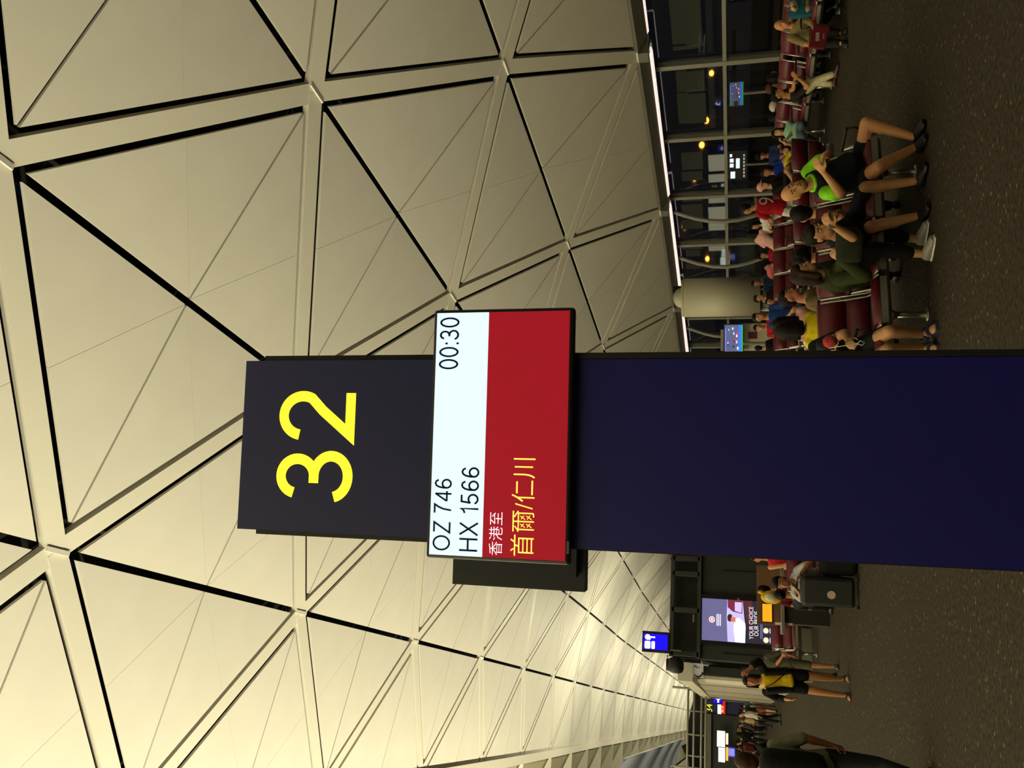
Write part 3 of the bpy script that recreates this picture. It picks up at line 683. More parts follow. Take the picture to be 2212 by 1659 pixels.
# steel gantry frame
fr = thing('steel_gantry', 'grey steel tube frame spanning over the far walkway', 'frame', (0, 0, 0)); GY = 40.
for xp in (1487, 1500, 1516, 1525):
    a_, b_ = hit(xp, 1486, (0, GY, 0), V((0, -1, 0))), hit(xp, 1700, (0, GY, 0), V((0, -1, 0)))
    MB().tube([a_, V((b_.x, GY, a_.z))], .045, 8).build('rail', M_STEEL, fr, True)
for yp in (1490, 1535, 1586, 1632):
    q1, q2 = hit(1487, yp, (0, GY, 0), V((0, -1, 0))), hit(1525, yp, (0, GY, 0), V((0, -1, 0)))
    MB().tube([V((q1.x, GY, q1.z)), V((q1.x, GY, q2.z))], .03, 8).build('hanger', M_STEEL, fr, True)
for yp in (1488, 1660):
    q1 = hit(1500, yp, (0, GY, 0), V((0, -1, 0))); MB().tube([V((q1.x, GY, 0)), V((q1.x, GY, 4.2))], .05, 8).build('post', M_STEEL, fr, True)
# aluminium louvre bank under the crown
lv = thing('aluminium_louvres', 'bank of curved silver louvre blades hung under the roof crown', 'louvres', (0, 0, 0))
MSIL = mat('silver_blade', 'b4b8c4', .4, metal=.45); bl = None
for k in range(70):
    mb = MB(); y = 56+k*.95; st = []
    for j in range(9):
        f = j/8; st.append(V((-2.6-3.0*f, 0, 7.9+1.1*math.sin(f*pi*.5)-.0)))
    for j in range(8):
        a, b = st[j], st[j+1]; mb.plate([a, b, b+V((0, .28, -.3)), a+V((0, .28, -.3))], (0, .03, .02))
    if bl is None: bl = mb.build('blade', MSIL, lv, loc=(0, y, 0))
    else: link('blade', bl.data, lv, (0, y, 0))
MB().tube([(-2.6, 55, 7.8), (-2.6, 123, 7.8)], .06, 6).build('edge_tube', M_STEEL, lv)
# brown charging kiosk
kp = floor_at(1790, 1340); ck = thing('charging_kiosk', 'brown kiosk with an orange touch screen near the seated group', 'kiosk', (kp.x, kp.y, 0), -.05)
KY = kp.y
def onK(x, y): q = hit(x, y, (0, KY, 0), V((0, -1, 0))); return q.x-kp.x, q.z
k0, k1 = onK(1640, 1348)[0], onK(1640, 1222)[0]; zt_ = onK(1635, 1290)[1]; zb_ = onK(1685, 1290)[1]
MB().box(((k0+k1)/2, .05, (zt_+zb_)/2), (k1-k0, .1, zt_-zb_)).build('panel', M_BROWN, ck)
s0 = MB().box((onK(1657, 1324)[0], -.01, onK(1657, 1324)[1]), (.34, .03, .20)).build('screen_frame', M_BLACK, ck)
MB().box((onK(1657, 1324)[0], -.03, onK(1657, 1324)[1]), (.31, .012, .165)).build('screen', glow('f2a020', .9, 'orange_screen'), s0)
MB().box(((k0+k1)/2-.1, -.1, zb_-.03), (k1-k0+.1, .5, .05)).build('counter', M_STEEL2, ck)
MB().box((k0+.28, .0, (zb_-.05)/2), (.5, .45, zb_-.06)).build('cabinet', mat('kiosk_dark', '241f1a', .6), ck)
MB().box((k0+.02, -.22, .78), (.04, .03, .3)).build('pull_handle', M_WHITE, ck)

# ------------------------------------------------------------------ people
def col_mat(c, kind):
    if kind == 'skin': return mat('skin_'+c, c, .5, noise=.08, scale=12, spec=.35)
    if kind == 'hair': return mat('hair_'+c, c, .6, noise=.3, scale=60, bump=.4, spec=.15)
    return cloth(c)
REMESH = []
def solid(mb, name, m, parent, vox, base, smooth=3):
    me = bpy.data.meshes.new(name); me.from_pydata([V(q)-base for q in mb.v], [], mb.f); me.materials.append(m)
    bm = bmesh.new(); bm.from_mesh(me); bmesh.ops.recalc_face_normals(bm, faces=bm.faces[:]); bm.to_mesh(me); bm.free()
    o = link(name, me, parent)
    r = o.modifiers.new('r', 'REMESH'); r.mode = 'VOXEL'; r.voxel_size = vox; r.use_smooth_shade = True
    if smooth:
        s = o.modifiers.new('s', 'SMOOTH'); s.factor = .5; s.iterations = smooth
    REMESH.append(o); return o
def bake():
    bpy.context.view_layer.update(); dg = bpy.context.evaluated_depsgraph_get()
    res = [(o, bpy.data.meshes.new_from_object(o.evaluated_get(dg))) for o in REMESH]
    for o, me in res:
        old = o.data; o.modifiers.clear(); me.name = o.name; o.data = me; bpy.data.meshes.remove(old)
        me.polygons.foreach_set('use_smooth', [True]*len(me.polygons))
    REMESH.clear()
def ik(a, b, l1, l2, pole):
    d = b-a; L = d.length
    if L > (l1+l2)*.995: k = L/((l1+l2)*.995); l1 *= k; l2 *= k
    L = max(L, abs(l1-l2)+.02, .05); u = d.normalized(); x = (l1*l1-l2*l2+L*L)/(2*L); h = math.sqrt(max(l1*l1-x*x, 0))
    p = pole-u*pole.dot(u)
    if p.length < 1e-4: p = u.orthogonal()
    return a+u*x+p.normalized()*h
def hand(mb, wr, d, pn, S, side, curl=.5):
    """palm, four fingers of different length and a thumb off the side of the palm"""
    d = d.normalized(); pn = (pn-d*pn.dot(d)); pn = pn.normalized() if pn.length > 1e-3 else d.orthogonal().normalized(); sd = d.cross(pn)*side
    k = wr+d*.085*S
    mb.loft([(wr-d*.01*S, sd*.027*S, pn*.02*S), (wr+d*.03*S, sd*.036*S, pn*.017*S), (wr+d*.075*S, sd*.042*S, pn*.015*S), (k+d*.008*S, sd*.036*S, pn*.011*S)], 10)
    for j, (o, L) in enumerate(((-.031, .072), (-.0105, .082), (.0105, .078), (.031, .062))):
        a = k+sd*o*S-d*.012*S; c1 = curl*.9; d1 = d*math.cos(c1)+pn*math.sin(c1); b = a+d1*L*.5*S; c2 = curl*2.; d2 = d*math.cos(c2)+pn*math.sin(c2); e = b+d2*L*.5*S
        mb.cone(a, .0095*S, b, .0088*S, 6); mb.cone(b, .0088*S, e, .0072*S, 6)
    a = wr+d*.025*S-sd*.03*S; b = a+(d*.6-sd*.7+pn*.35).normalized()*.042*S; e = b+(d*.9-sd*.1+pn*.5).normalized()*.032*S
    mb.cone(a, .013*S, b, .0105*S, 6); mb.cone(b, .0105*S, e, .0085*S, 6)
def person(label, pel, head, fwd, hands, feet, gaze=None, hup=None, top=('tee', '202020'), bottom=('pants', '202020'), shoes=('shoe', '161616'), skin='b98a68', hair=('short', '16110e'),
           S=1., vox=.012, knee=None, elbow=None, palm=None, curl=.5, belly=0., group=None, footdir=None, extra=None, spread=.10):
    pel, head = V(pel), V(head); fwd = V(fwd).normalized(); base = V((pel.x, pel.y, 0))
    gaze = V(gaze).normalized() if gaze is not None else fwd; dirn = (head-pel).normalized()
    hup = V(hup).normalized() if hup is not None else (V((0, 0, 1))*.8+dirn*.3).normalized()
    gaze = (gaze-hup*gaze.dot(hup)).normalized(); hr = gaze.cross(hup)
    nb = head-hup*.165*S-gaze*.025*S
    up = (nb-pel).normalized(); f = (fwd-up*fwd.dot(up)).normalized(); r = f.cross(up); L = (nb-pel).length
    fl = V((fwd.x, fwd.y, 0)).normalized(); rp = fl.cross(V((0, 0, 1)))
    body = MB(); sh = []
    if (V(feet[0])-V(feet[1])).dot(rp) > 0:
        feet, hands = feet[::-1], hands[::-1]; sw = lambda q: q[::-1] if isinstance(q, (list, tuple)) and len(q) == 2 else q
        knee, elbow, palm, curl, footdir = sw(knee), sw(elbow), sw(palm), sw(curl), sw(footdir)
    def tors(infl, t0=0., t1=1., lower=.05):
        st = []; prof = [(-.14, .13, .10), (-.04, .168, .125), (.12, .158, .118), (.32, .143, .105), (.55, .160, .118), (.76, .175, .115), (.90, .150, .095), (.975, .085, .075), (1.03, .055, .058)]
        for t, a, b in prof:
            if t < t0-.001 or t > t1+.001: continue
            bow = math.sin(max(0, min(1, t))*pi)*-.03*S
            c = pel+up*(t*L)+f*bow
            bb = b+belly*math.exp(-((t-.3)/.22)**2)*.5; c = c+f*(bb-b)*S
            st.append((c, r*(a*S+infl), f*(bb*S+infl)))
        return st
    body.loft(tors(0.), 14)
    body.cone(nb-up*.02*S, .058*S, head-hup*.06*S-gaze*.012*S, .052*S)
    # head
    body.ell(head+hup*.02*S-gaze*.008*S, (hr*.077*S, gaze*.096*S, hup*.108*S), 14, 10)
    body.ell(head-hup*.045*S+gaze*.028*S, (hr*.058*S, gaze*.062*S, hup*.072*S), 12, 8)
    body.cone(head+gaze*.086*S+hup*.012*S, .010*S, head+gaze*.103*S-hup*.022*S, .014*S, 6)
    for s in (-1, 1): body.ell(head+hr*s*.078*S-gaze*.006*S-hup*.002*S, (hr*.010*S, gaze*.019*S, hup*.032*S), 8, 6)
    body.ell(head+gaze*.084*S-hup*.052*S, (hr*.024*S, gaze*.010*S, hup*.011*S), 8, 6)
    shirt, trou = MB(), MB()
    tk, tc_ = top; bk_, bc_ = bottom; TI = .014 if tk not in ('jacket',) else .03
    shirt.loft(tors(TI, -.14 if tk != 'crop' else .1, .98 if tk != 'jacket' else 1.04), 14)
    # arms
    for s, ht, j in ((-1, hands[0], 0), (1, hands[1], 1)):
        a = nb-up*.055*S+r*s*.165*S; 
        if ht is None: ht = a+V((0, 0, -1))*.5*S+r*s*.08*S+f*.04*S
        ht = V(ht)
        pole = (V(elbow[j]) if elbow is not None and elbow[j] is not None else (r*s*.6-f*.5+V((0, 0, -.8))))
        e = ik(a, ht, .285*S, .25*S, pole); sh.append((a, e, ht))
        body.cone(a, .052*S, e, .040*S); body.cone(e, .040*S, e+(ht-e)*.35, .041*S); body.cone(e+(ht-e)*.3, .040*S, ht, .026*S)
        pn = V(palm[j]) if palm is not None and palm[j] is not None else (r*-s*.7+V((0, 0, -.4))+f*.1)
        hand(body, ht, (ht-e), pn, S, s, curl if not isinstance(curl, (tuple, list)) else curl[j])
        if tk in ('tee',): shirt.cone(a, .062*S, a+(e-a)*.62, .060*S); shirt.cone(a, .05*S, nb-up*.05*S, .06*S)
        elif tk in ('long', 'jacket'):
            g = .012 if tk == 'long' else .022
            shirt.cone(a, .054*S+g, e, .043*S+g); shirt.cone(e, .043*S+g, e+(ht-e)*.9, .032*S+g)
        elif tk == 'half': shirt.cone(a, .066*S, a+(e-a)*.95, .058*S)
    # legs
    trou.loft([q for q in tors(.012, -.14, .13)], 14)
    anks = []
    for s, ft, j in ((-1, feet[0], 0), (1, feet[1], 1)):
        hp_ = pel+rp*s*.088*S-V((0, 0, .02))*S; ft = V(ft); an = ft+V((0, 0, .085*S))
        pole = V(knee[j]) if knee is not None and knee[j] is not None else (fl+rp*s*spread+V((0, 0, .5)))
        k = ik(hp_, an, .43*S, .41*S, pole)
        body.cone(hp_, .088*S, k, .060*S); body.cone(k, .060*S, k+(an-k)*.32-(pole.normalized())*.012*S, .056*S); body.cone(k+(an-k)*.28, .055*S, an, .036*S)
        fd = V(footdir[j]).normalized() if footdir is not None and footdir[j] is not None else (fl+rp*s*.2).normalized()
        sdv = fd.cross(V((0, 0, 1))).normalized()
        def foot(mb, g):
            hu = sdv.cross(fd).normalized()
            mb.loft([(an-fd*.055*S-hu*.05*S, sdv*(.026*S+g), hu*(.03*S+g)), (an-fd*.02*S-hu*.04*S, sdv*(.034*S+g), hu*(.045*S+g)), (an+fd*.06*S-hu*.045*S, sdv*(.038*S+g), hu*(.036*S+g)), (an+fd*.13*S-hu*.06*S, sdv*(.042*S+g), hu*(.022*S+g)), (an+fd*.175*S-hu*.064*S, sdv*(.030*S+g), hu*(.015*S+g))], 10)
        foot(body, 0.); anks.append((an, fd, sdv, foot, k))
        if bk_ == 'pants': trou.cone(hp_, .098*S, k, .074*S); trou.cone(k, .074*S, an-(an-k)*.08, .058*S)
        elif bk_ == 'capri': trou.cone(hp_, .098*S, k, .074*S); trou.cone(k, .074*S, an-(an-k)*.3, .062*S)
        elif bk_ == 'shorts': trou.cone(hp_, .10*S, k-(k-hp_)*.13, .085*S)
        elif bk_ == 'short_shorts': trou.cone(hp_, .10*S, k-(k-hp_)*.5, .092*S)
    if bk_ in ('skirt', 'long_skirt'):
        ln = .36 if bk_ == 'skirt' else .75
        dn = (((anks[0][4]+anks[1][4])/2-pel).normalized() if bk_ == 'skirt' else V((0, 0, -1)))
        trou.loft([(pel+up*.08*S, r*.16*S, f*.125*S), (pel, r*.185*S, f*.14*S), (pel+dn*ln*.6*S, r*.20*S, f*.16*S), (pel+dn*ln*S, r*.22*S, f*.17*S)], 16)
    P = solid(body, 'person', col_mat(skin, 'skin'), None, vox, base); P.location = base
    tag(P, label, 'person', group)
    if tk != 'none': solid(shirt, 'shirt' if tk != 'jacket' else 'jacket', col_mat(tc_, 'c'), P, vox*1.15, base, 4)
    solid(trou, 'skirt' if 'skirt' in bk_ else 'trousers' if bk_ == 'pants' else 'shorts', col_mat(bc_, 'c'), P, vox*1.15, base, 4)
    sk, scol = shoes
    for an, fd, sdv, foot, k in anks:
        if sk in ('shoe', 'sneaker'):
            mb = MB(); foot(mb, .010); so_ = solid(mb, 'shoe', mat('shoe_'+scol, scol, .45), P, vox, base)
            if sk == 'sneaker':
                hu = sdv.cross(fd).normalized(); c = an+fd*.055*S-hu*.083*S
                m2 = MB(); m2.loft([(c-fd*.125*S, sdv*.02*S, hu*.012), (c-fd*.10*S, sdv*.042*S, hu*.017), (c+fd*.06*S, sdv*.053*S, hu*.016), (c+fd*.13*S, sdv*.036*S, hu*.014)], 10)
                MBm = MB(); MBm.v = [tuple(V(q)-base) for q in m2.v]; MBm.f = m2.f; MBm.build('sole', mat('white_sole', 'd8d6cc', .5), so_)
        elif sk == 'sandal':
            hu = sdv.cross(fd).normalized(); c = an+fd*.055*S-hu*.082*S; m2 = MB()
            m2.loft([(c-fd*.13*S, sdv*.035*S, hu*.014), (c-fd*.08*S, sdv*.052*S, hu*.02), (c+fd*.06*S, sdv*.060*S, hu*.018), (c+fd*.15*S, sdv*.042*S, hu*.014)], 10)
            for q_ in (.02, .10): 
                cc = an+fd*q_*S-hu*(.045+.09*q_)*S; m2.tube([cc+sdv*.047*S*math.cos(a_)+hu*(.054-.16*q_)*S*math.sin(a_) for a_ in [i_*pi/8 for i_ in range(9)]], .016*S, 6)
            m2.tube([an-fd*.05*S+sdv*.04*S, an-fd*.065*S, an-fd*.05*S-sdv*.04*S], .010*S, 6)
            MBm = MB(); MBm.v = [tuple(V(q)-base) for q in m2.v]; MBm.f = m2.f; MBm.build('sandal', mat('sandal_'+scol, scol, .6), P)
    # hair
    hk, hc = hair; hm = MB()
    if hk != 'bald':
        hm.ell(head+hup*.034*S-gaze*.028*S, (hr*.084*S, gaze*.090*S, hup*.103*S), 14, 10)
        if hk in ('short', 'cap', 'long', 'bob', 'bun', 'pony'): hm.ell(head+hup*.078*S+gaze*.022*S, (hr*.068*S, gaze*.066*S, hup*.052*S), 12, 8)
        if hk in ('short',): hm.ell(head-gaze*.055*S-hup*.02*S, (hr*.07*S, gaze*.05*S, hup*.07*S), 12, 8)
        if hk in ('bob', 'long'):
            dn = (V((0, 0, -1))*.8-hup*.4).normalized(); ln = .15 if hk == 'bob' else .33
            hm.loft([(head+hup*.05*S-gaze*.03*S, hr*.09*S, gaze*.085*S), (head-hup*.02*S-gaze*.05*S, hr*.098*S, gaze*.07*S), (head-gaze*.06*S+dn*ln*.6*S, hr*.10*S, gaze*.06*S), (head-gaze*.07*S+dn*ln*S, hr*.085*S, gaze*.04*S)], 12)
            for s in (-1, 1): hm.cone(head+hr*s*.078*S+hup*.05*S+gaze*.015*S, .026*S, head+hr*s*.088*S+dn*ln*.7*S-gaze*.005*S, .024*S)
        if hk in ('bun', 'pony'):
            hm.ell(head-gaze*.11*S+hup*.02*S, (hr*.045*S, gaze*.045*S, hup*.045*S))
            if hk == 'pony': hm.cone(head-gaze*.12*S, .035*S, head-gaze*.13*S-hup*.22*S, .02*S)
        if hk == 'curly':
            rr = random.Random(5)
            for _ in range(22):
                v_ = (hr*rr.uniform(-1, 1)+hup*rr.uniform(-.5, 1)-gaze*rr.uniform(-.35, 1)).normalized(); hm.ell(head+hup*.03*S-gaze*.02*S+v_*.085*S, (hr*.035*S, gaze*.035*S, hup*.035*S), 8, 6)
        solid(hm, 'hair', col_mat(hc, 'hair'), P, max(vox, .009), base, 2)
    if hk == 'cap': pass
    # face
    def small(mb, nm, m):
        q = MB(); q.v = [tuple(V(v_)-base) for v_ in mb.v]; q.f = mb.f; return q.build(nm, m, P, True)
    for s in (-1, 1):
        ec = head+hr*s*.032*S+gaze*.082*S+hup*.018*S
        small(MB().ell(ec, (hr*.014*S, gaze*.008*S, hup*.007*S), 8, 6), 'eye', mat('eye_white', 'c8c0b4', .3)); small(MB().ell(ec+gaze*.005*S, (hr*.006*S, gaze*.005*S, hup*.006*S), 8, 6), 'iris', mat('iris', '1a0f0a', .3))
        small(MB().cone(ec+hup*.02*S-hr*s*.014*S+gaze*.005*S, .004*S, ec+hup*.02*S+hr*s*.018*S-gaze*.004*S, .003*S, 6), 'eyebrow', col_mat('1c1410', 'hair'))
    small(MB().ell(head+gaze*.091*S-hup*.052*S, (hr*.023*S, gaze*.005*S, hup*.005*S), 8, 6), 'mouth', mat('lips', '8a4a42', .5))
    info = dict(legs=anks, P=P, base=base, nb=nb, up=up, f=f, r=r, head=head, hup=hup, gaze=gaze, hr=hr, arms=sh, small=small, pel=pel, L=L)
    return info
def cap_on(i, col, S=1., visor=True):
    h, u, g, r = i['head'], i['hup'], i['gaze'], i['hr']; mb = MB()
    mb.ell(h+u*.062*S-g*.008*S, (r*.092*S, g*.108*S, u*.085*S), 14, 10)
    if visor: mb.loft([(h+u*.055*S+g*.08*S, r*.075*S, u*.008), (h+u*.045*S+g*.15*S, r*.065*S, u*.007), (h+u*.04*S+g*.175*S, r*.03*S, u*.006)], 10)
    i['small'](mb, 'cap', cloth(col))
def prop(name, label, cat, mb, m, group=None):
    xs = np.array(mb.v); c = V(((xs[:, 0].min()+xs[:, 0].max())/2, (xs[:, 1].min()+xs[:, 1].max())/2, xs[:, 2].min()))
    mb.v = [tuple(V(q)-c) for q in mb.v]; o = mb.build(name, m, None, True, c); tag(o, label, cat, group); return o
def sit(label, x, y, t, fwd, zh=None, seat=.52, head=None, **k):
    """simple seated figure: x, y give the head pixel, t its depth"""
    h = at(x, y, t); f = V(fwd).normalized(); S = k.get('S', .97)
    back = k.pop('back', .14); drop = k.pop('drop', .0)
    pz = seat; pel = V((h.x, h.y, pz))+f*back
    r = f.cross(ZUP); fo = k.pop('reach', .46)
    feet = k.pop('feet', None) or [pel+f*fo-r*.14-ZUP*pz, pel+f*fo+r*.14-ZUP*pz]
    hands = k.pop('hands', None) or [pel+f*.28-r*.10+ZUP*.13, pel+f*.28+r*.10+ZUP*.13]
    return person(label, pel, h, f, hands, feet, S=S, **{q: w_ for q, w_ in k.items() if q != 'S'})
def stand(label, x, y, t, fwd, hgt=None, **k):
    h = at(x, y, t); f = V(fwd).normalized(); S = (h.z+.11)/1.72; r = f.cross(ZUP)
    lean = V(k.pop('lean', (0, 0, 0))); step = k.pop('step', .12)
    pel = V((h.x, h.y, .93*S))-lean
    feet = k.pop('feet', None) or [V((pel.x, pel.y, 0))-r*.11+f*step, V((pel.x, pel.y, 0))+r*.11-f*step]
    hands = k.pop('hands', None) or [None, None]
    if k.pop('busy', False): hands = [pel+f*.28-r*.08+ZUP*.2, pel+f*.28+r*.08+ZUP*.2]
    return person(label, pel, h, f, hands, feet, S=S, **k)
BX, BY = V((1, 0, 0)), V((0, 1, 0))
TOCAM = -_fh; SIDE = _r     # towards the camera, to the picture's upright right
# --- front row
NV = .0085
# bald man slumped with neon sleeves
hd = at(1716, 412, 8.05); 
i = person('bald man in black polo with neon green sleeves slumped on the nearest seats', V((4.93, 7.42, .50)), hd, (TOCAM*.8+SIDE*.6), [at(1779, 372, 7.62), at(1780, 350, 7.70)],
    [floor_at(1997, 318), floor_at(1994, 294)], gaze=TOCAM+SIDE*.25-ZUP*.1, hup=ZUP*.88-SIDE*.42, top=('tee', '15181a'), bottom=('short_shorts', '121318'), shoes=('shoe', '0d0d0e'), skin='c08a5c', hair=('bald', '000000'),
    S=1.02, vox=NV, belly=.16, knee=[(TOCAM*.5-SIDE*.6+ZUP), (TOCAM*.2+SIDE*.9+ZUP)], elbow=[(-SIDE*1.+TOCAM*.3-ZUP), (SIDE+TOCAM*.2-ZUP)], footdir=[TOCAM+SIDE*.3, TOCAM+SIDE*.6], curl=.35)
mn = cloth('7ed321')
for (a, e, h_), s in zip(i['arms'], (-1, 1)):
    i['small'](MB().cone(a, .068, a+(e-a)*.62, .072, 12), 'neon_sleeve', mn)
i['small'](MB().tube([i['nb']+i['r']*.075*math.cos(q*pi/6)+i['f']*.07*math.sin(q*pi/6)-i['up']*.0 for q in range(13)], .016, 8), 'neon_collar', mn)
# grey beard stubble
i['small'](MB().ell(i['head']-i['hup']*.078+i['gaze']*.036, (i['hr']*.055, i['gaze']*.058, i['hup']*.045)), 'beard', mat('stubble', '7d5c38', .8))
# man on his phone
pm = person('man in black t-shirt hunched over a phone in the nearest row', V((4.45, 7.55, .54)), at(1768, 503, 7.4), TOCAM*.85+SIDE*.5, [at(1800, 487, 7.02), at(1805, 462, 7.06)],
    [floor_at(2003, 466), floor_at(2000, 390)], gaze=TOCAM*.8+SIDE*.45-ZUP*.45, top=('tee', '14161a'), bottom=('shorts', '14161f'), shoes=('shoe', '0d0d0e'), skin='b5855c', hair=('short', '120d0b'), S=1.02, vox=NV,
    knee=[TOCAM-SIDE*.25+ZUP*.8, TOCAM+SIDE*.45+ZUP*.8], elbow=[-SIDE*.8-ZUP, SIDE*.5-ZUP], palm=[SIDE-TOCAM*.4, -SIDE-TOCAM*.4], curl=.75)
ph_ = at(1797, 474, 7.0); mbp = MB().rbox(ph_, (.15, .012, .075), .006, Matrix.Rotation(-YAW, 3, 'Z') @ Matrix.Rotation(.6, 3, 'X'))
prop('phone', 'phone in a clear case held by the hunched man in black', 'phone', mbp, mat('phone_case', '8a8478', .35))
# woman in dark green jacket
gw = person('woman in dark green jacket sitting in profile in the nearest row', V((3.96, 7.52, .54)), at(1738, 590, 7.62), TOCAM*.45+SIDE*.9, [at(1822, 553, 7.35), at(1818, 560, 7.28)],
    [floor_at(2000, 516), floor_at(2014, 548)], gaze=TOCAM*.25+SIDE*.95-ZUP*.25, top=('jacket', '2c3014'), bottom=('capri', '0f0f10'), shoes=('sneaker', '8f8a80'), skin='c09468', hair=('bob', '2a1a12'), S=.95, vox=NV,
    knee=[TOCAM*.7+SIDE*.6+ZUP*.7, TOCAM*.8+SIDE*.4+ZUP*.7], footdir=[TOCAM*.5+SIDE*.6, TOCAM*.6+SIDE*.7], curl=.7)
hb_ = MB().rbox(at(1835, 530, 7.25), (.30, .16, .22), .05, Matrix.Rotation(-.6, 3, 'Z')); prop('handbag', 'dark handbag on the lap of the woman in green', 'bag', hb_, cloth('23271d'))
# seated traveller mostly behind the totem: tattooed shin, blue sandals
tw = person('traveller with bare legs and blue sandals half hidden by the totem', V((3.12, 7.52, .54)), at(1716, 792, 7.6), TOCAM+SIDE*.1, [at(1800, 752, 7.2), at(1832, 735, 7.22)],
    [floor_at(2018, 752), floor_at(2016, 722)], top=('tee', '17181c'), bottom=('short_shorts', '15161a'), shoes=('sandal', '1d2340'), skin='b98a60', hair=('short', '100c0a'), S=1., vox=NV, knee=[TOCAM+ZUP*.9, TOCAM+SIDE*.08+ZUP*.9], spread=.02, curl=.8)
c = at(1792, 738, 7.1); prop('pom_pom', 'red pom-pom charm dangling from the phone beside the totem', 'charm', MB().ell(c, ((.055, 0, 0), (0, .055, 0), (0, 0, .055))), mat('pompom', 'c23a3a', .9, noise=.4, scale=90, bump=1.))
prop('phone', 'phone with a white cable held beside the totem', 'phone', MB().rbox(at(1783, 747, 7.12), (.07, .012, .14), .006, Matrix.Rotation(-YAW, 3, 'Z')), M_BLACK)
prop('earphone_cable', 'white earphone cable hanging over the bare-legged traveller', 'cable', MB().tube([at(1790, 752, 7.08), at(1815, 748, 7.05), at(1850, 742, 7.05), at(1862, 746, 7.05), at(1868, 740, 7.05), at(1858, 736, 7.05), at(1850, 744, 7.05)], .004, 6), M_WHITE)
for an_, fd_, sd_, ft_, kn_ in tw['legs'][:1]:
    for q_, r_, l_ in ((.55, .047, .05), (.68, .041, .045), (.8, .037, .03)):
        dv = (an_-kn_).normalized(); c = kn_+(an_-kn_)*q_+(TOCAM*.8-SIDE*.3).normalized()*r_
        tw['small'](MB().ell(c, (SIDE*.016, TOCAM*.004, dv*l_)), 'tattoo', mat('tattoo_ink', '3c2c1e', .7))
# --- row back to back with it
AWAY = -TOCAM
def back_sitter(label, x, y, t, **k): return sit(label, x, y, t, AWAY, back=.05, **k)
back_sitter('dark-haired person in black seen from behind between the bald man and the phone man', 1735, 462, 8.6, top=('tee', '101112'), skin='b5855c', hair=('short', '0e0b0a'), S=1.0, vox=.012)
back_sitter('person with curly black hair and grey top seen from behind', 1740, 558, 8.55, top=('tee', '6a6258'), skin='b98a60', hair=('curly', '0d0a09'), vox=.012)
yw = sit('woman in bright yellow t-shirt with her back to the camera', 1702, 716, 8.75, AWAY*.9-SIDE*.5, back=.02, top=('tee', 'd9c21c'), skin='b98a60', hair=('bob', '120c0a'), vox=.012, hup=ZUP+TOCAM*.1)
kh = sit('man in khaki shirt with lowered head behind the empty seat', 1706, 642, 9.6, SIDE*.8+TOCAM*.3, back=.0, gaze=SIDE*.9+TOCAM*.4-ZUP*.7, top=('tee', '6a5a38'), skin='a86f50', hair=('short', '100c0a'), vox=.012)
sit('person in pale pink top half hidden behind the woman in yellow', 1690, 700, 11.0, AWAY, back=.05, top=('tee', 'd09a8c'), hair=('long', '120c0a'))
# --- middle distance, right of the totem
bp_ = sit('man in blue polo shirt sitting with hands on his knees', 1640, 685, 15.6, TOCAM*.9+SIDE*.3, seat=.55, top=('half', '1d3a78'), bottom=('pants', '2a3038'), skin='a86f4c', hair=('short', '0f0c0a'), S=1.0)
sit('man in red shirt with a camera seated behind the blue polo man', 1640, 708, 18.5, TOCAM, top=('tee', 'b02028'), bottom=('pants', '202226'), skin='c08a64')
stand('person in black beside the kiosk cabinet, next to the totem edge', 1640, 752, 18.0, AWAY, top=('tee', '101114'), bottom=('pants', '15161a'))
sit('man in navy t-shirt with white tick mark in front of the air pod', 1634, 612, 20.5, TOCAM, top=('tee', '1a2a4a'), bottom=('shorts', '202226'), skin='9a6a48')
sit('man in dark maroon jacket below the air pod', 1640, 644, 19.5, TOCAM*.7+SIDE*.6, top=('long', '2a1418'), bottom=('pants', '16161a'), skin='a87450')
sit('child in flower-patterned top beside the man in maroon', 1662, 652, 18.8, TOCAM*.8-SIDE*.4, top=('tee', 'c08078'), bottom=('shorts', '3a3a44'), skin='c09068', S=.72, seat=.5)
np_ = sit('traveller asleep in white top with a pink neck pillow', 1660, 577, 19.6, TOCAM*.7-SIDE*.5, gaze=TOCAM*.4+ZUP*.8-SIDE*.2, hup=ZUP*.6+SIDE*.5, top=('tee', 'c8c0a8'), bottom=('pants', '1c2240'), shoes=('shoe', 'd8d0b0'), skin='b98a68', back=.25)
q = np_['nb']; prop('neck_pillow', 'salmon pink neck pillow around the sleeping traveller', 'pillow', MB().tube([q+np_['up']*.03+np_['r']*.13*math.cos(a_*pi/8)+np_['f']*.13*math.sin(a_*pi/8) for a_ in range(-4, 13)], .065, 10), cloth('e0726a'))
sit('person in red top with face just showing over far seats', 1648, 553, 23.5, TOCAM*.8+SIDE*.5, top=('tee', 'c02840'), bottom=('pants', '202226'), skin='c09070')
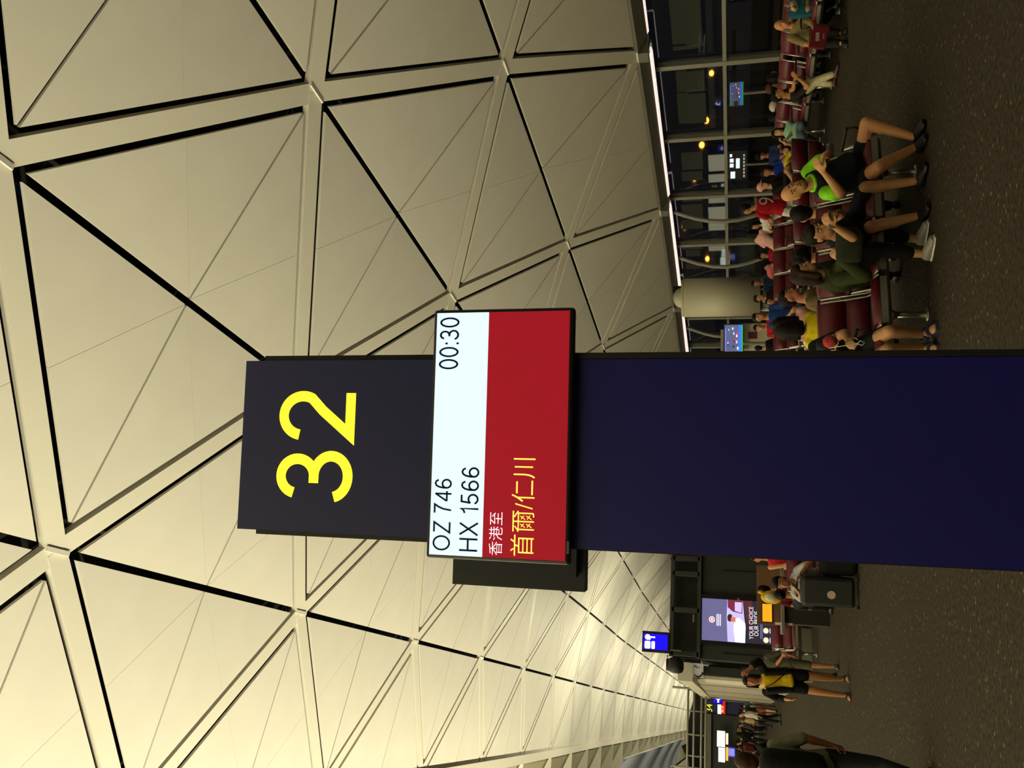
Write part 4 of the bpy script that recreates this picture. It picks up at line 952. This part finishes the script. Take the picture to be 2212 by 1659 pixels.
# standing pair and red jersey
rj = stand('man in red number nine football jersey standing with his back turned', 1613, 452, 15.2, AWAY*.85-SIDE*.5, gaze=AWAY*.5-SIDE*.85-ZUP*.4, top=('tee', 'a3141f'), bottom=('shorts', 'd8d2c4'), skin='9a6a44', hair=('short', '0f0c0a'), vox=.010, busy=True)
bk = -rj['f']; axj = bk.cross(ZUP)*-1; axj = ZUP.cross(bk)
cb_ = rj['pel']+rj['up']*rj['L']*.62+bk*.165
text('jersey_number', '9', cb_, axj, rj['up'], .17, .25, cloth('d8d2c8'), None, .004).parent = rj['P']
text('jersey_name', 'LUKAKU', cb_+rj['up']*.18+bk*-.01, axj, rj['up'], .24, .05, cloth('d8d2c8'), None, .006).parent = rj['P']
for o in rj['P'].children:
    if o.name.startswith('jersey'): o.location = -rj['base']
pw = stand('woman in pink top and bare legs standing bent over by the far seats', 1622, 505, 19.0, TOCAM*-.2-SIDE*.2+AWAY*.4+SIDE*.9, lean=tuple(SIDE*.25), top=('half', 'd8a49a'), bottom=('short_shorts', 'c08a80'), shoes=('sandal', '2a2420'), skin='c09468', hair=('long', '0f0b0a'), busy=True)
stand('woman with long black hair in white sleeves leaning between the standing pair', 1630, 488, 17.8, -SIDE*.6+TOCAM*.5, gaze=-SIDE*.6+TOCAM*.4-ZUP*.6, lean=tuple(-SIDE*.15), top=('tee', 'd0ccc4'), bottom=('pants', '141416'), hair=('long', '0d0a09'), busy=True)
pc_ = sit('person wearing a pink cap and black top behind the red jersey', 1650, 403, 17.8, TOCAM*.6+SIDE*.4, top=('long', '121214'), bottom=('pants', '15161a'), skin='c08a68'); cap_on(pc_, 'd8a0a0')
sit('man in bright blue t-shirt leaning over behind the seat row', 1656, 373, 18.2, TOCAM*.8+SIDE*.3, gaze=TOCAM+SIDE*.2-ZUP*.3, top=('tee', '1c3fb0'), bottom=('pants', '16161a'), skin='a87450')
cp = sit('man in dark blue t-shirt and black cap behind the seat row', 1645, 337, 19.4, TOCAM*.9-SIDE*.2, top=('tee', '22305c'), bottom=('pants', '16161a'), skin='a06c48'); cap_on(cp, '101012')
mt = sit('person in mint green top with white watch lounging beside the glazing seats', 1681, 288, 15.9, -SIDE*.2+TOCAM*.9, gaze=TOCAM*.7+SIDE*.1-ZUP*.5, top=('tee', '8fc4a8'), bottom=('pants', '6a7684'), shoes=('sneaker', '202024'), skin='b98a60', hair=('bob', '0f0c0a'), hands=[at(1693, 307, 15.5), at(1700, 300, 15.5)], feet=[floor_at(1783, 328), floor_at(1770, 305)], back=.3)
pe = at(1714, 352, 15.3)
person('child in yellow t-shirt lying across the seats', at(1711, 362, 15.35), at(1700, 326, 15.6), TOCAM*.4+ZUP*.9, [at(1705, 345, 15.2), at(1716, 345, 15.1)], [at(1722, 395, 15.2), at(1728, 398, 15.1)], gaze=ZUP+TOCAM*.3, hup=SIDE, top=('tee', 'd4c41e'), bottom=('shorts', '7a7048'), shoes=('shoe', 'b8b0a0'), skin='b98a60', S=.72)
# --- right-hand seats by the glazing
INW = -BX
sl = person('slumped man in black t-shirt and cream trousers on the right-hand seats', V((10.34, 12.85, .49)), at(1681, 206, 14.75), SIDE*.85+TOCAM*.5, [at(1716, 176, 14.4), at(1723, 168, 14.3)], [V((10.02, 12.38, 0)), V((10.0, 12.12, 0))],
    gaze=SIDE*.7+TOCAM*.5-ZUP*.7, top=('tee', '1f1e1d'), bottom=('pants', 'b3aa88'), shoes=('shoe', '3a1a14'), skin='b5804e', hair=('short', '0e0b0a'), vox=.010, knee=[TOCAM*.5+SIDE*.4+ZUP, SIDE*.9+TOCAM*.2+ZUP], elbow=[(-ZUP-SIDE*.3), (-ZUP+TOCAM*.3)], S=.98)
bg = person('bald man in beige shirt sitting with a maroon bag on his lap', at(1758, 78, 13.85), at(1690, 54, 13.9), TOCAM*.75-SIDE*.35, [at(1762, 100, 13.1), at(1762, 66, 13.1)], [floor_at(1830, 92), floor_at(1828, 70)], gaze=TOCAM*.9-SIDE*.1-ZUP*.1,
    top=('half', '8a7c50'), bottom=('pants', '1a1a1c'), shoes=('shoe', '0f0f10'), skin='c08458', hair=('bald', '000000'), vox=.010, belly=.06, S=1.02)
bc = at(1770, 80, 12.95); ba = thing('carrier_bag', 'maroon paper bag with white characters on the beige man\'s lap', 'bag', bc, -YAW-.2)
MB().rbox((0, 0, 0), (.34, .06, .24), .02, Matrix.Rotation(.25, 3, 'Y')).build('bag_body', cloth('5c1420'), ba)
text('lettering', '國國國', V((0, -.034, .03)), BX, ZUP, .12, .05, cloth('d8c8c0'), ba, .003); text('lettering', 'DUTY FREE', V((.0, -.034, -.04)), BX, ZUP, .14, .025, cloth('c8b8b0'), ba, .003) if False else None
text('lettering', 'YYT', V((.0, -.034, -.06)), BX, ZUP, .08, .03, cloth('d8c8c0'), ba, .003)
pt_ = person('person in white patterned top at the picture edge beside the beige man', at(1758, -5, 13.5), at(1695, -22, 13.6), TOCAM*.8-SIDE*.3, [at(1712, 20, 12.9), at(1745, 12, 12.8)], [floor_at(1812, 22), floor_at(1812, 2)], top=('half', 'c8c0a0'), bottom=('pants', '1c1c1e'), shoes=('sneaker', '6a6a66'), S=.95)
prop('shopping_bag', 'teal shopping bag on the seat beside the beige man', 'bag', MB().rbox(at(1736, 14, 13.45), (.34, .12, .42), .03, Matrix.Rotation(-YAW, 3, 'Z')), cloth('1c5a6a'))
# behind them, facing the glazing
OUT = BX
sit('person in white and red top in the seats facing the glazing', 1670, 165, 16.3, OUT*.9-BY*.3, back=.0, top=('tee', 'c8b8a4'), skin='a87450', hair=('long', '100c0a'))
b2 = sit('person in brown cap in the seats facing the glazing', 1670, 190, 16.5, OUT, back=.0, top=('tee', '3a2c24'), hair=('short', '100c0a')); cap_on(b2, '5a3a28')
b3_ = sit('person in grey printed t-shirt and white cap facing the glazing', 1678, 228, 16.7, OUT*.8-BY*.5, back=.0, top=('tee', '8f8a78'), skin='b98a60', hair=('short', '100c0a')); cap_on(b3_, 'c8c0b8')
sit('person in black with pale sleeves facing the glazing', 1674, 252, 17.2, OUT, back=.0, top=('tee', '141416'), hair=('long', '0f0c0a'))
# --- left of the totem
wp = person('man in white polo shirt resting his chin on his hand', at(1775, 1250, 12.55), at(1688, 1259, 12.3), TOCAM*.9-SIDE*.1, [at(1722, 1274, 12.0), at(1730, 1240, 12.0)], [floor_at(1842, 1262), floor_at(1842, 1232)], gaze=TOCAM*.8-SIDE*.2-ZUP*.3,
    top=('tee', 'a9b0b4'), bottom=('pants', '141517'), shoes=('shoe', 'b8b4a8'), skin='a87450', hair=('short', '0e0b0a'), vox=.010, elbow=[(-SIDE-ZUP*.8), (SIDE-ZUP)], palm=[ZUP, -ZUP], curl=[.3, .2])
ws = MB().rbox(wp['pel']+wp['f']*.16+ZUP*.16, (.26, .14, .22), .05, Matrix.Rotation(-YAW, 3, 'Z')); prop('shoulder_bag', 'dark shoulder bag held by the man in the white polo', 'bag', ws, cloth('1e1d1b'))
sit('woman in red and cream vest seated at the left edge of the totem', 1637, 1204, 15.2, TOCAM*.9+SIDE*.3, top=('vest', 'c0202c'), bottom=('pants', '3a2c20'), skin='b57a50', hair=('short', '100c0a'))
back_ = sit('dark-haired woman in charcoal top seen from behind beside the white polo man', 1690, 1284, 13.4, AWAY, back=.0, top=('tee', '2c2f34'), skin='a87450', hair=('bun', '0f0c0a'))
sit('person with black hair sitting in front of the brown kiosk', 1653, 1275, 14.6, AWAY*.8-SIDE*.4, back=.0, top=('tee', '5c1a24'), hair=('short', '0e0b0a'))
cpt = at(1667, 1290, 13.9); pl_ = thing('plush_toy', 'yellow and white plush toy held up by the kiosk', 'toy', cpt)
MB().ell((0, 0, 0), ((.11, 0, 0), (0, .09, 0), (0, 0, .17))).build('body', cloth('d8b020'), pl_, True); MB().ell((-.01, -.06, .02), ((.075, 0, 0), (0, .06, 0), (0, 0, .09))).build('muzzle', cloth('cfc8a8'), pl_, True); MB().ell((.07, 0, .17), ((.03, 0, 0), (0, .03, 0), (0, 0, .05))).build('ear', cloth('d8b020'), pl_, True)
sp_ = floor_at(1857, 1284); su = thing('suitcase', 'black suitcase with a round pale sticker in front of the white polo man', 'suitcase', (sp_.x, sp_.y, 0), -YAW+.1)
MB().rbox((0, .13, .40), (.40, .24, .70), .05).build('shell', mat('suitcase_black', '0e0f0f', .55), su); MB().cyl((.0, 0, 0), .05, .002).build('sticker_back', M_BLACK, su) if False else None
MB().tube([(-.03, -.004, .36), (-.03, .0, .36)], [.055, .055], 20).build('sticker', mat('sticker', 'b09890', .6), su)
for sx in (-.18, .18): MB().tube([(sx-.02, .04, .03), (sx+.02, .04, .03)], .03, 10).build('wheel', M_BLACK, su); MB().tube([(sx*.5, .24, .66), (sx*.5, .24, .78)], .008, 6).build('handle_rod', M_CHROME, su)
MB().box((0, .24, .79), (.22, .03, .025)).build('handle', M_BLACK, su)
sp2 = floor_at(1855, 1226); su2 = thing('luggage_bag', 'dark soft cabin bag standing beside the black suitcase', 'bag', (sp2.x+.05, sp2.y+.05, 0), -YAW)
MB().rbox((0, .1, .24), (.36, .24, .46), .07).build('bag_body', cloth('191816'), su2); MB().tube([(-.08, .1, .46), (-.06, .1, .54), (.06, .1, .54), (.08, .1, .46)], .012, 6).build('carry_handle', M_BLACK, su2)
# woman in yellow and black walking, companion behind
yb = floor_at(1838, 1480); yh = at(1620, 1471, 12.75); S_ = .93
pely = V((yb.x, yb.y, .86)); yh = V((yh.x, yh.y, at(1622, 1471, 12.75).z)); rw = SIDE
wy = person('woman in yellow top, black cardigan and black shorts walking with a hand to her hair', pely, yh, TOCAM*.95+SIDE*.2, [at(1706, 1511, 12.62), at(1616, 1447, 12.5)], [floor_at(1836, 1503), floor_at(1832, 1468)], gaze=TOCAM-ZUP*.05,
    top=('vest', 'd2ae18'), bottom=('short_shorts', '101010'), shoes=('sandal', '2a1a14'), skin='b57e54', hair=('bob', '2a1410'), S=S_, vox=.010, elbow=[-SIDE*.6+AWAY, SIDE*1.2-ZUP*.4], palm=[SIDE, -TOCAM], curl=[.4, .2])
car = MB()
for (a, e, h_), s in zip(wy['arms'], (-1, 1)): car.cone(a, .068, e, .06); car.cone(e, .06, e+(h_-e)*.45, .055)
for s in (-1, 1): car.loft([(wy['pel']+wy['up']*wy['L']*t_+wy['r']*s*.125, wy['r']*.06, wy['f']*.135) for t_ in (-.05, .3, .65, .9)], 12)
solid(car, 'cardigan', cloth('121212'), wy['P'], .012, wy['base'], 4)
wy['small'](MB().tube([wy['nb']+wy['r']*.08+wy['f']*.09-wy['up']*.02, wy['pel']+wy['up']*.25+wy['f']*.16+wy['r']*.02, wy['pel']+wy['up']*.05+wy['f']*.16-wy['r']*.12], .008, 6), 'bag_strap', M_BLACK)
cg = at(1640, 1434, 14.6)
stand('companion in grey shirt walking behind the woman in yellow', 1632, 1436, 14.4, TOCAM, top=('half', '5a5848'), bottom=('shorts', '4a4434'), shoes=('shoe', '2a241c'), skin='9a6a48', hands=[None, at(1690, 1418, 14.1)])
# backpack wearer at the picture's lower edge
bwh = at(1618, 1643, 7.8)
bw = person('backpack wearer in pale grey shirt leaving the left picture edge', V((bwh.x, bwh.y, .86)), bwh, AWAY*.95-SIDE*.1, [None, at(1798, 1610, 7.62)], [V((bwh.x, bwh.y, 0))-SIDE*.12+AWAY*.2, V((bwh.x, bwh.y, 0))+SIDE*.08-AWAY*.2], top=('half', '7c7d68'), bottom=('pants', '23262a'), shoes=('shoe', '1a1a1a'), skin='8a5434', hair=('short', '3a2416'), vox=.010, S=.97, elbow=[None, SIDE-ZUP*.2+AWAY*-.1])
kp_ = thing('backpack', 'bulky dark backpack on the person at the left picture edge', 'backpack', bw['pel'], 0)
mbk = MB().rbox(-bw['f']*.25+ZUP*.30+bw['r']*.0, (.38, .28, .56), .09, Matrix.Rotation(-YAW, 3, 'Z')); mbk.build('pack', cloth('121614'), kp_, True)
for s in (-1, 1): MB().tube([-bw['f']*.14+bw['r']*s*.11+ZUP*.48, bw['r']*s*.13+ZUP*.57, bw['f']*.12+bw['r']*s*.13+ZUP*.45, bw['f']*.13+bw['r']*s*.14+ZUP*.2], .028, 6).build('shoulder_strap', cloth('262a28'), kp_)
# --- distant walkers and queue
stand('woman in white top and black wide trousers walking far off', 1600, 1544, 31, TOCAM*.4-SIDE*.9, top=('half', 'b8b4ac'), bottom=('pants', '121214'), vox=.02, hair=('bun', '1a1410'))
stand('person in teal and brown walking beside the white wall', 1602, 1525, 36, AWAY, top=('tee', '1c5a64'), bottom=('pants', '4a3024'), vox=.02)
stand('person in black top with teal bag between the far walkers', 1601, 1534, 34, AWAY, top=('tee', '18181a'), bottom=('shorts', '7a4a34'), vox=.02)
stand('fair-haired person in cream top in the far group', 1602, 1556, 38, TOCAM*.5-SIDE, top=('tee', 'a89a70'), bottom=('pants', '2a2a2a'), vox=.02, hair=('long', '6a4a24'))
crowd = [(1598, 1567, 44, '3a3c34', 'grey-green'), (1594, 1577, 47, '1a1c1c', 'black, first of the dark cluster'), (1594, 1586, 46, '141616', 'black, hooded and broad'), (1596, 1596, 44, '101214', 'black with a pale bag strap'), (1594, 1606, 43, '1c1416', 'dark plum'), (1600, 1613, 40, '5a1c20', 'dark red'), (1596, 1620, 46, '3c2c24', 'brown'), (1598, 1629, 42, '6a625c', 'pale grey'), (1596, 1572, 52, '2c3a2c', 'dark green'), (1592, 1600, 52, '3a3a44', 'slate'), (1592, 1616, 54, '202830', 'blue-black'), (1594, 1636, 50, '4a3a2c', 'tan')]
for x_, y_, t_, c_, nm in crowd:
    rr = random.Random(y_); a_ = rr.uniform(0, 6.28)
    stand('far queueing traveller in %s' % nm, x_, y_, t_, (math.cos(a_), math.sin(a_), 0), top=(rr.choice(['tee', 'long']), c_), bottom=('pants', rr.choice(['16181c', '20242a', '2a2420'])), vox=.022, hair=(rr.choice(['short', 'long', 'bob']), '120d0a'), group='queue far down the walkway')
bake()
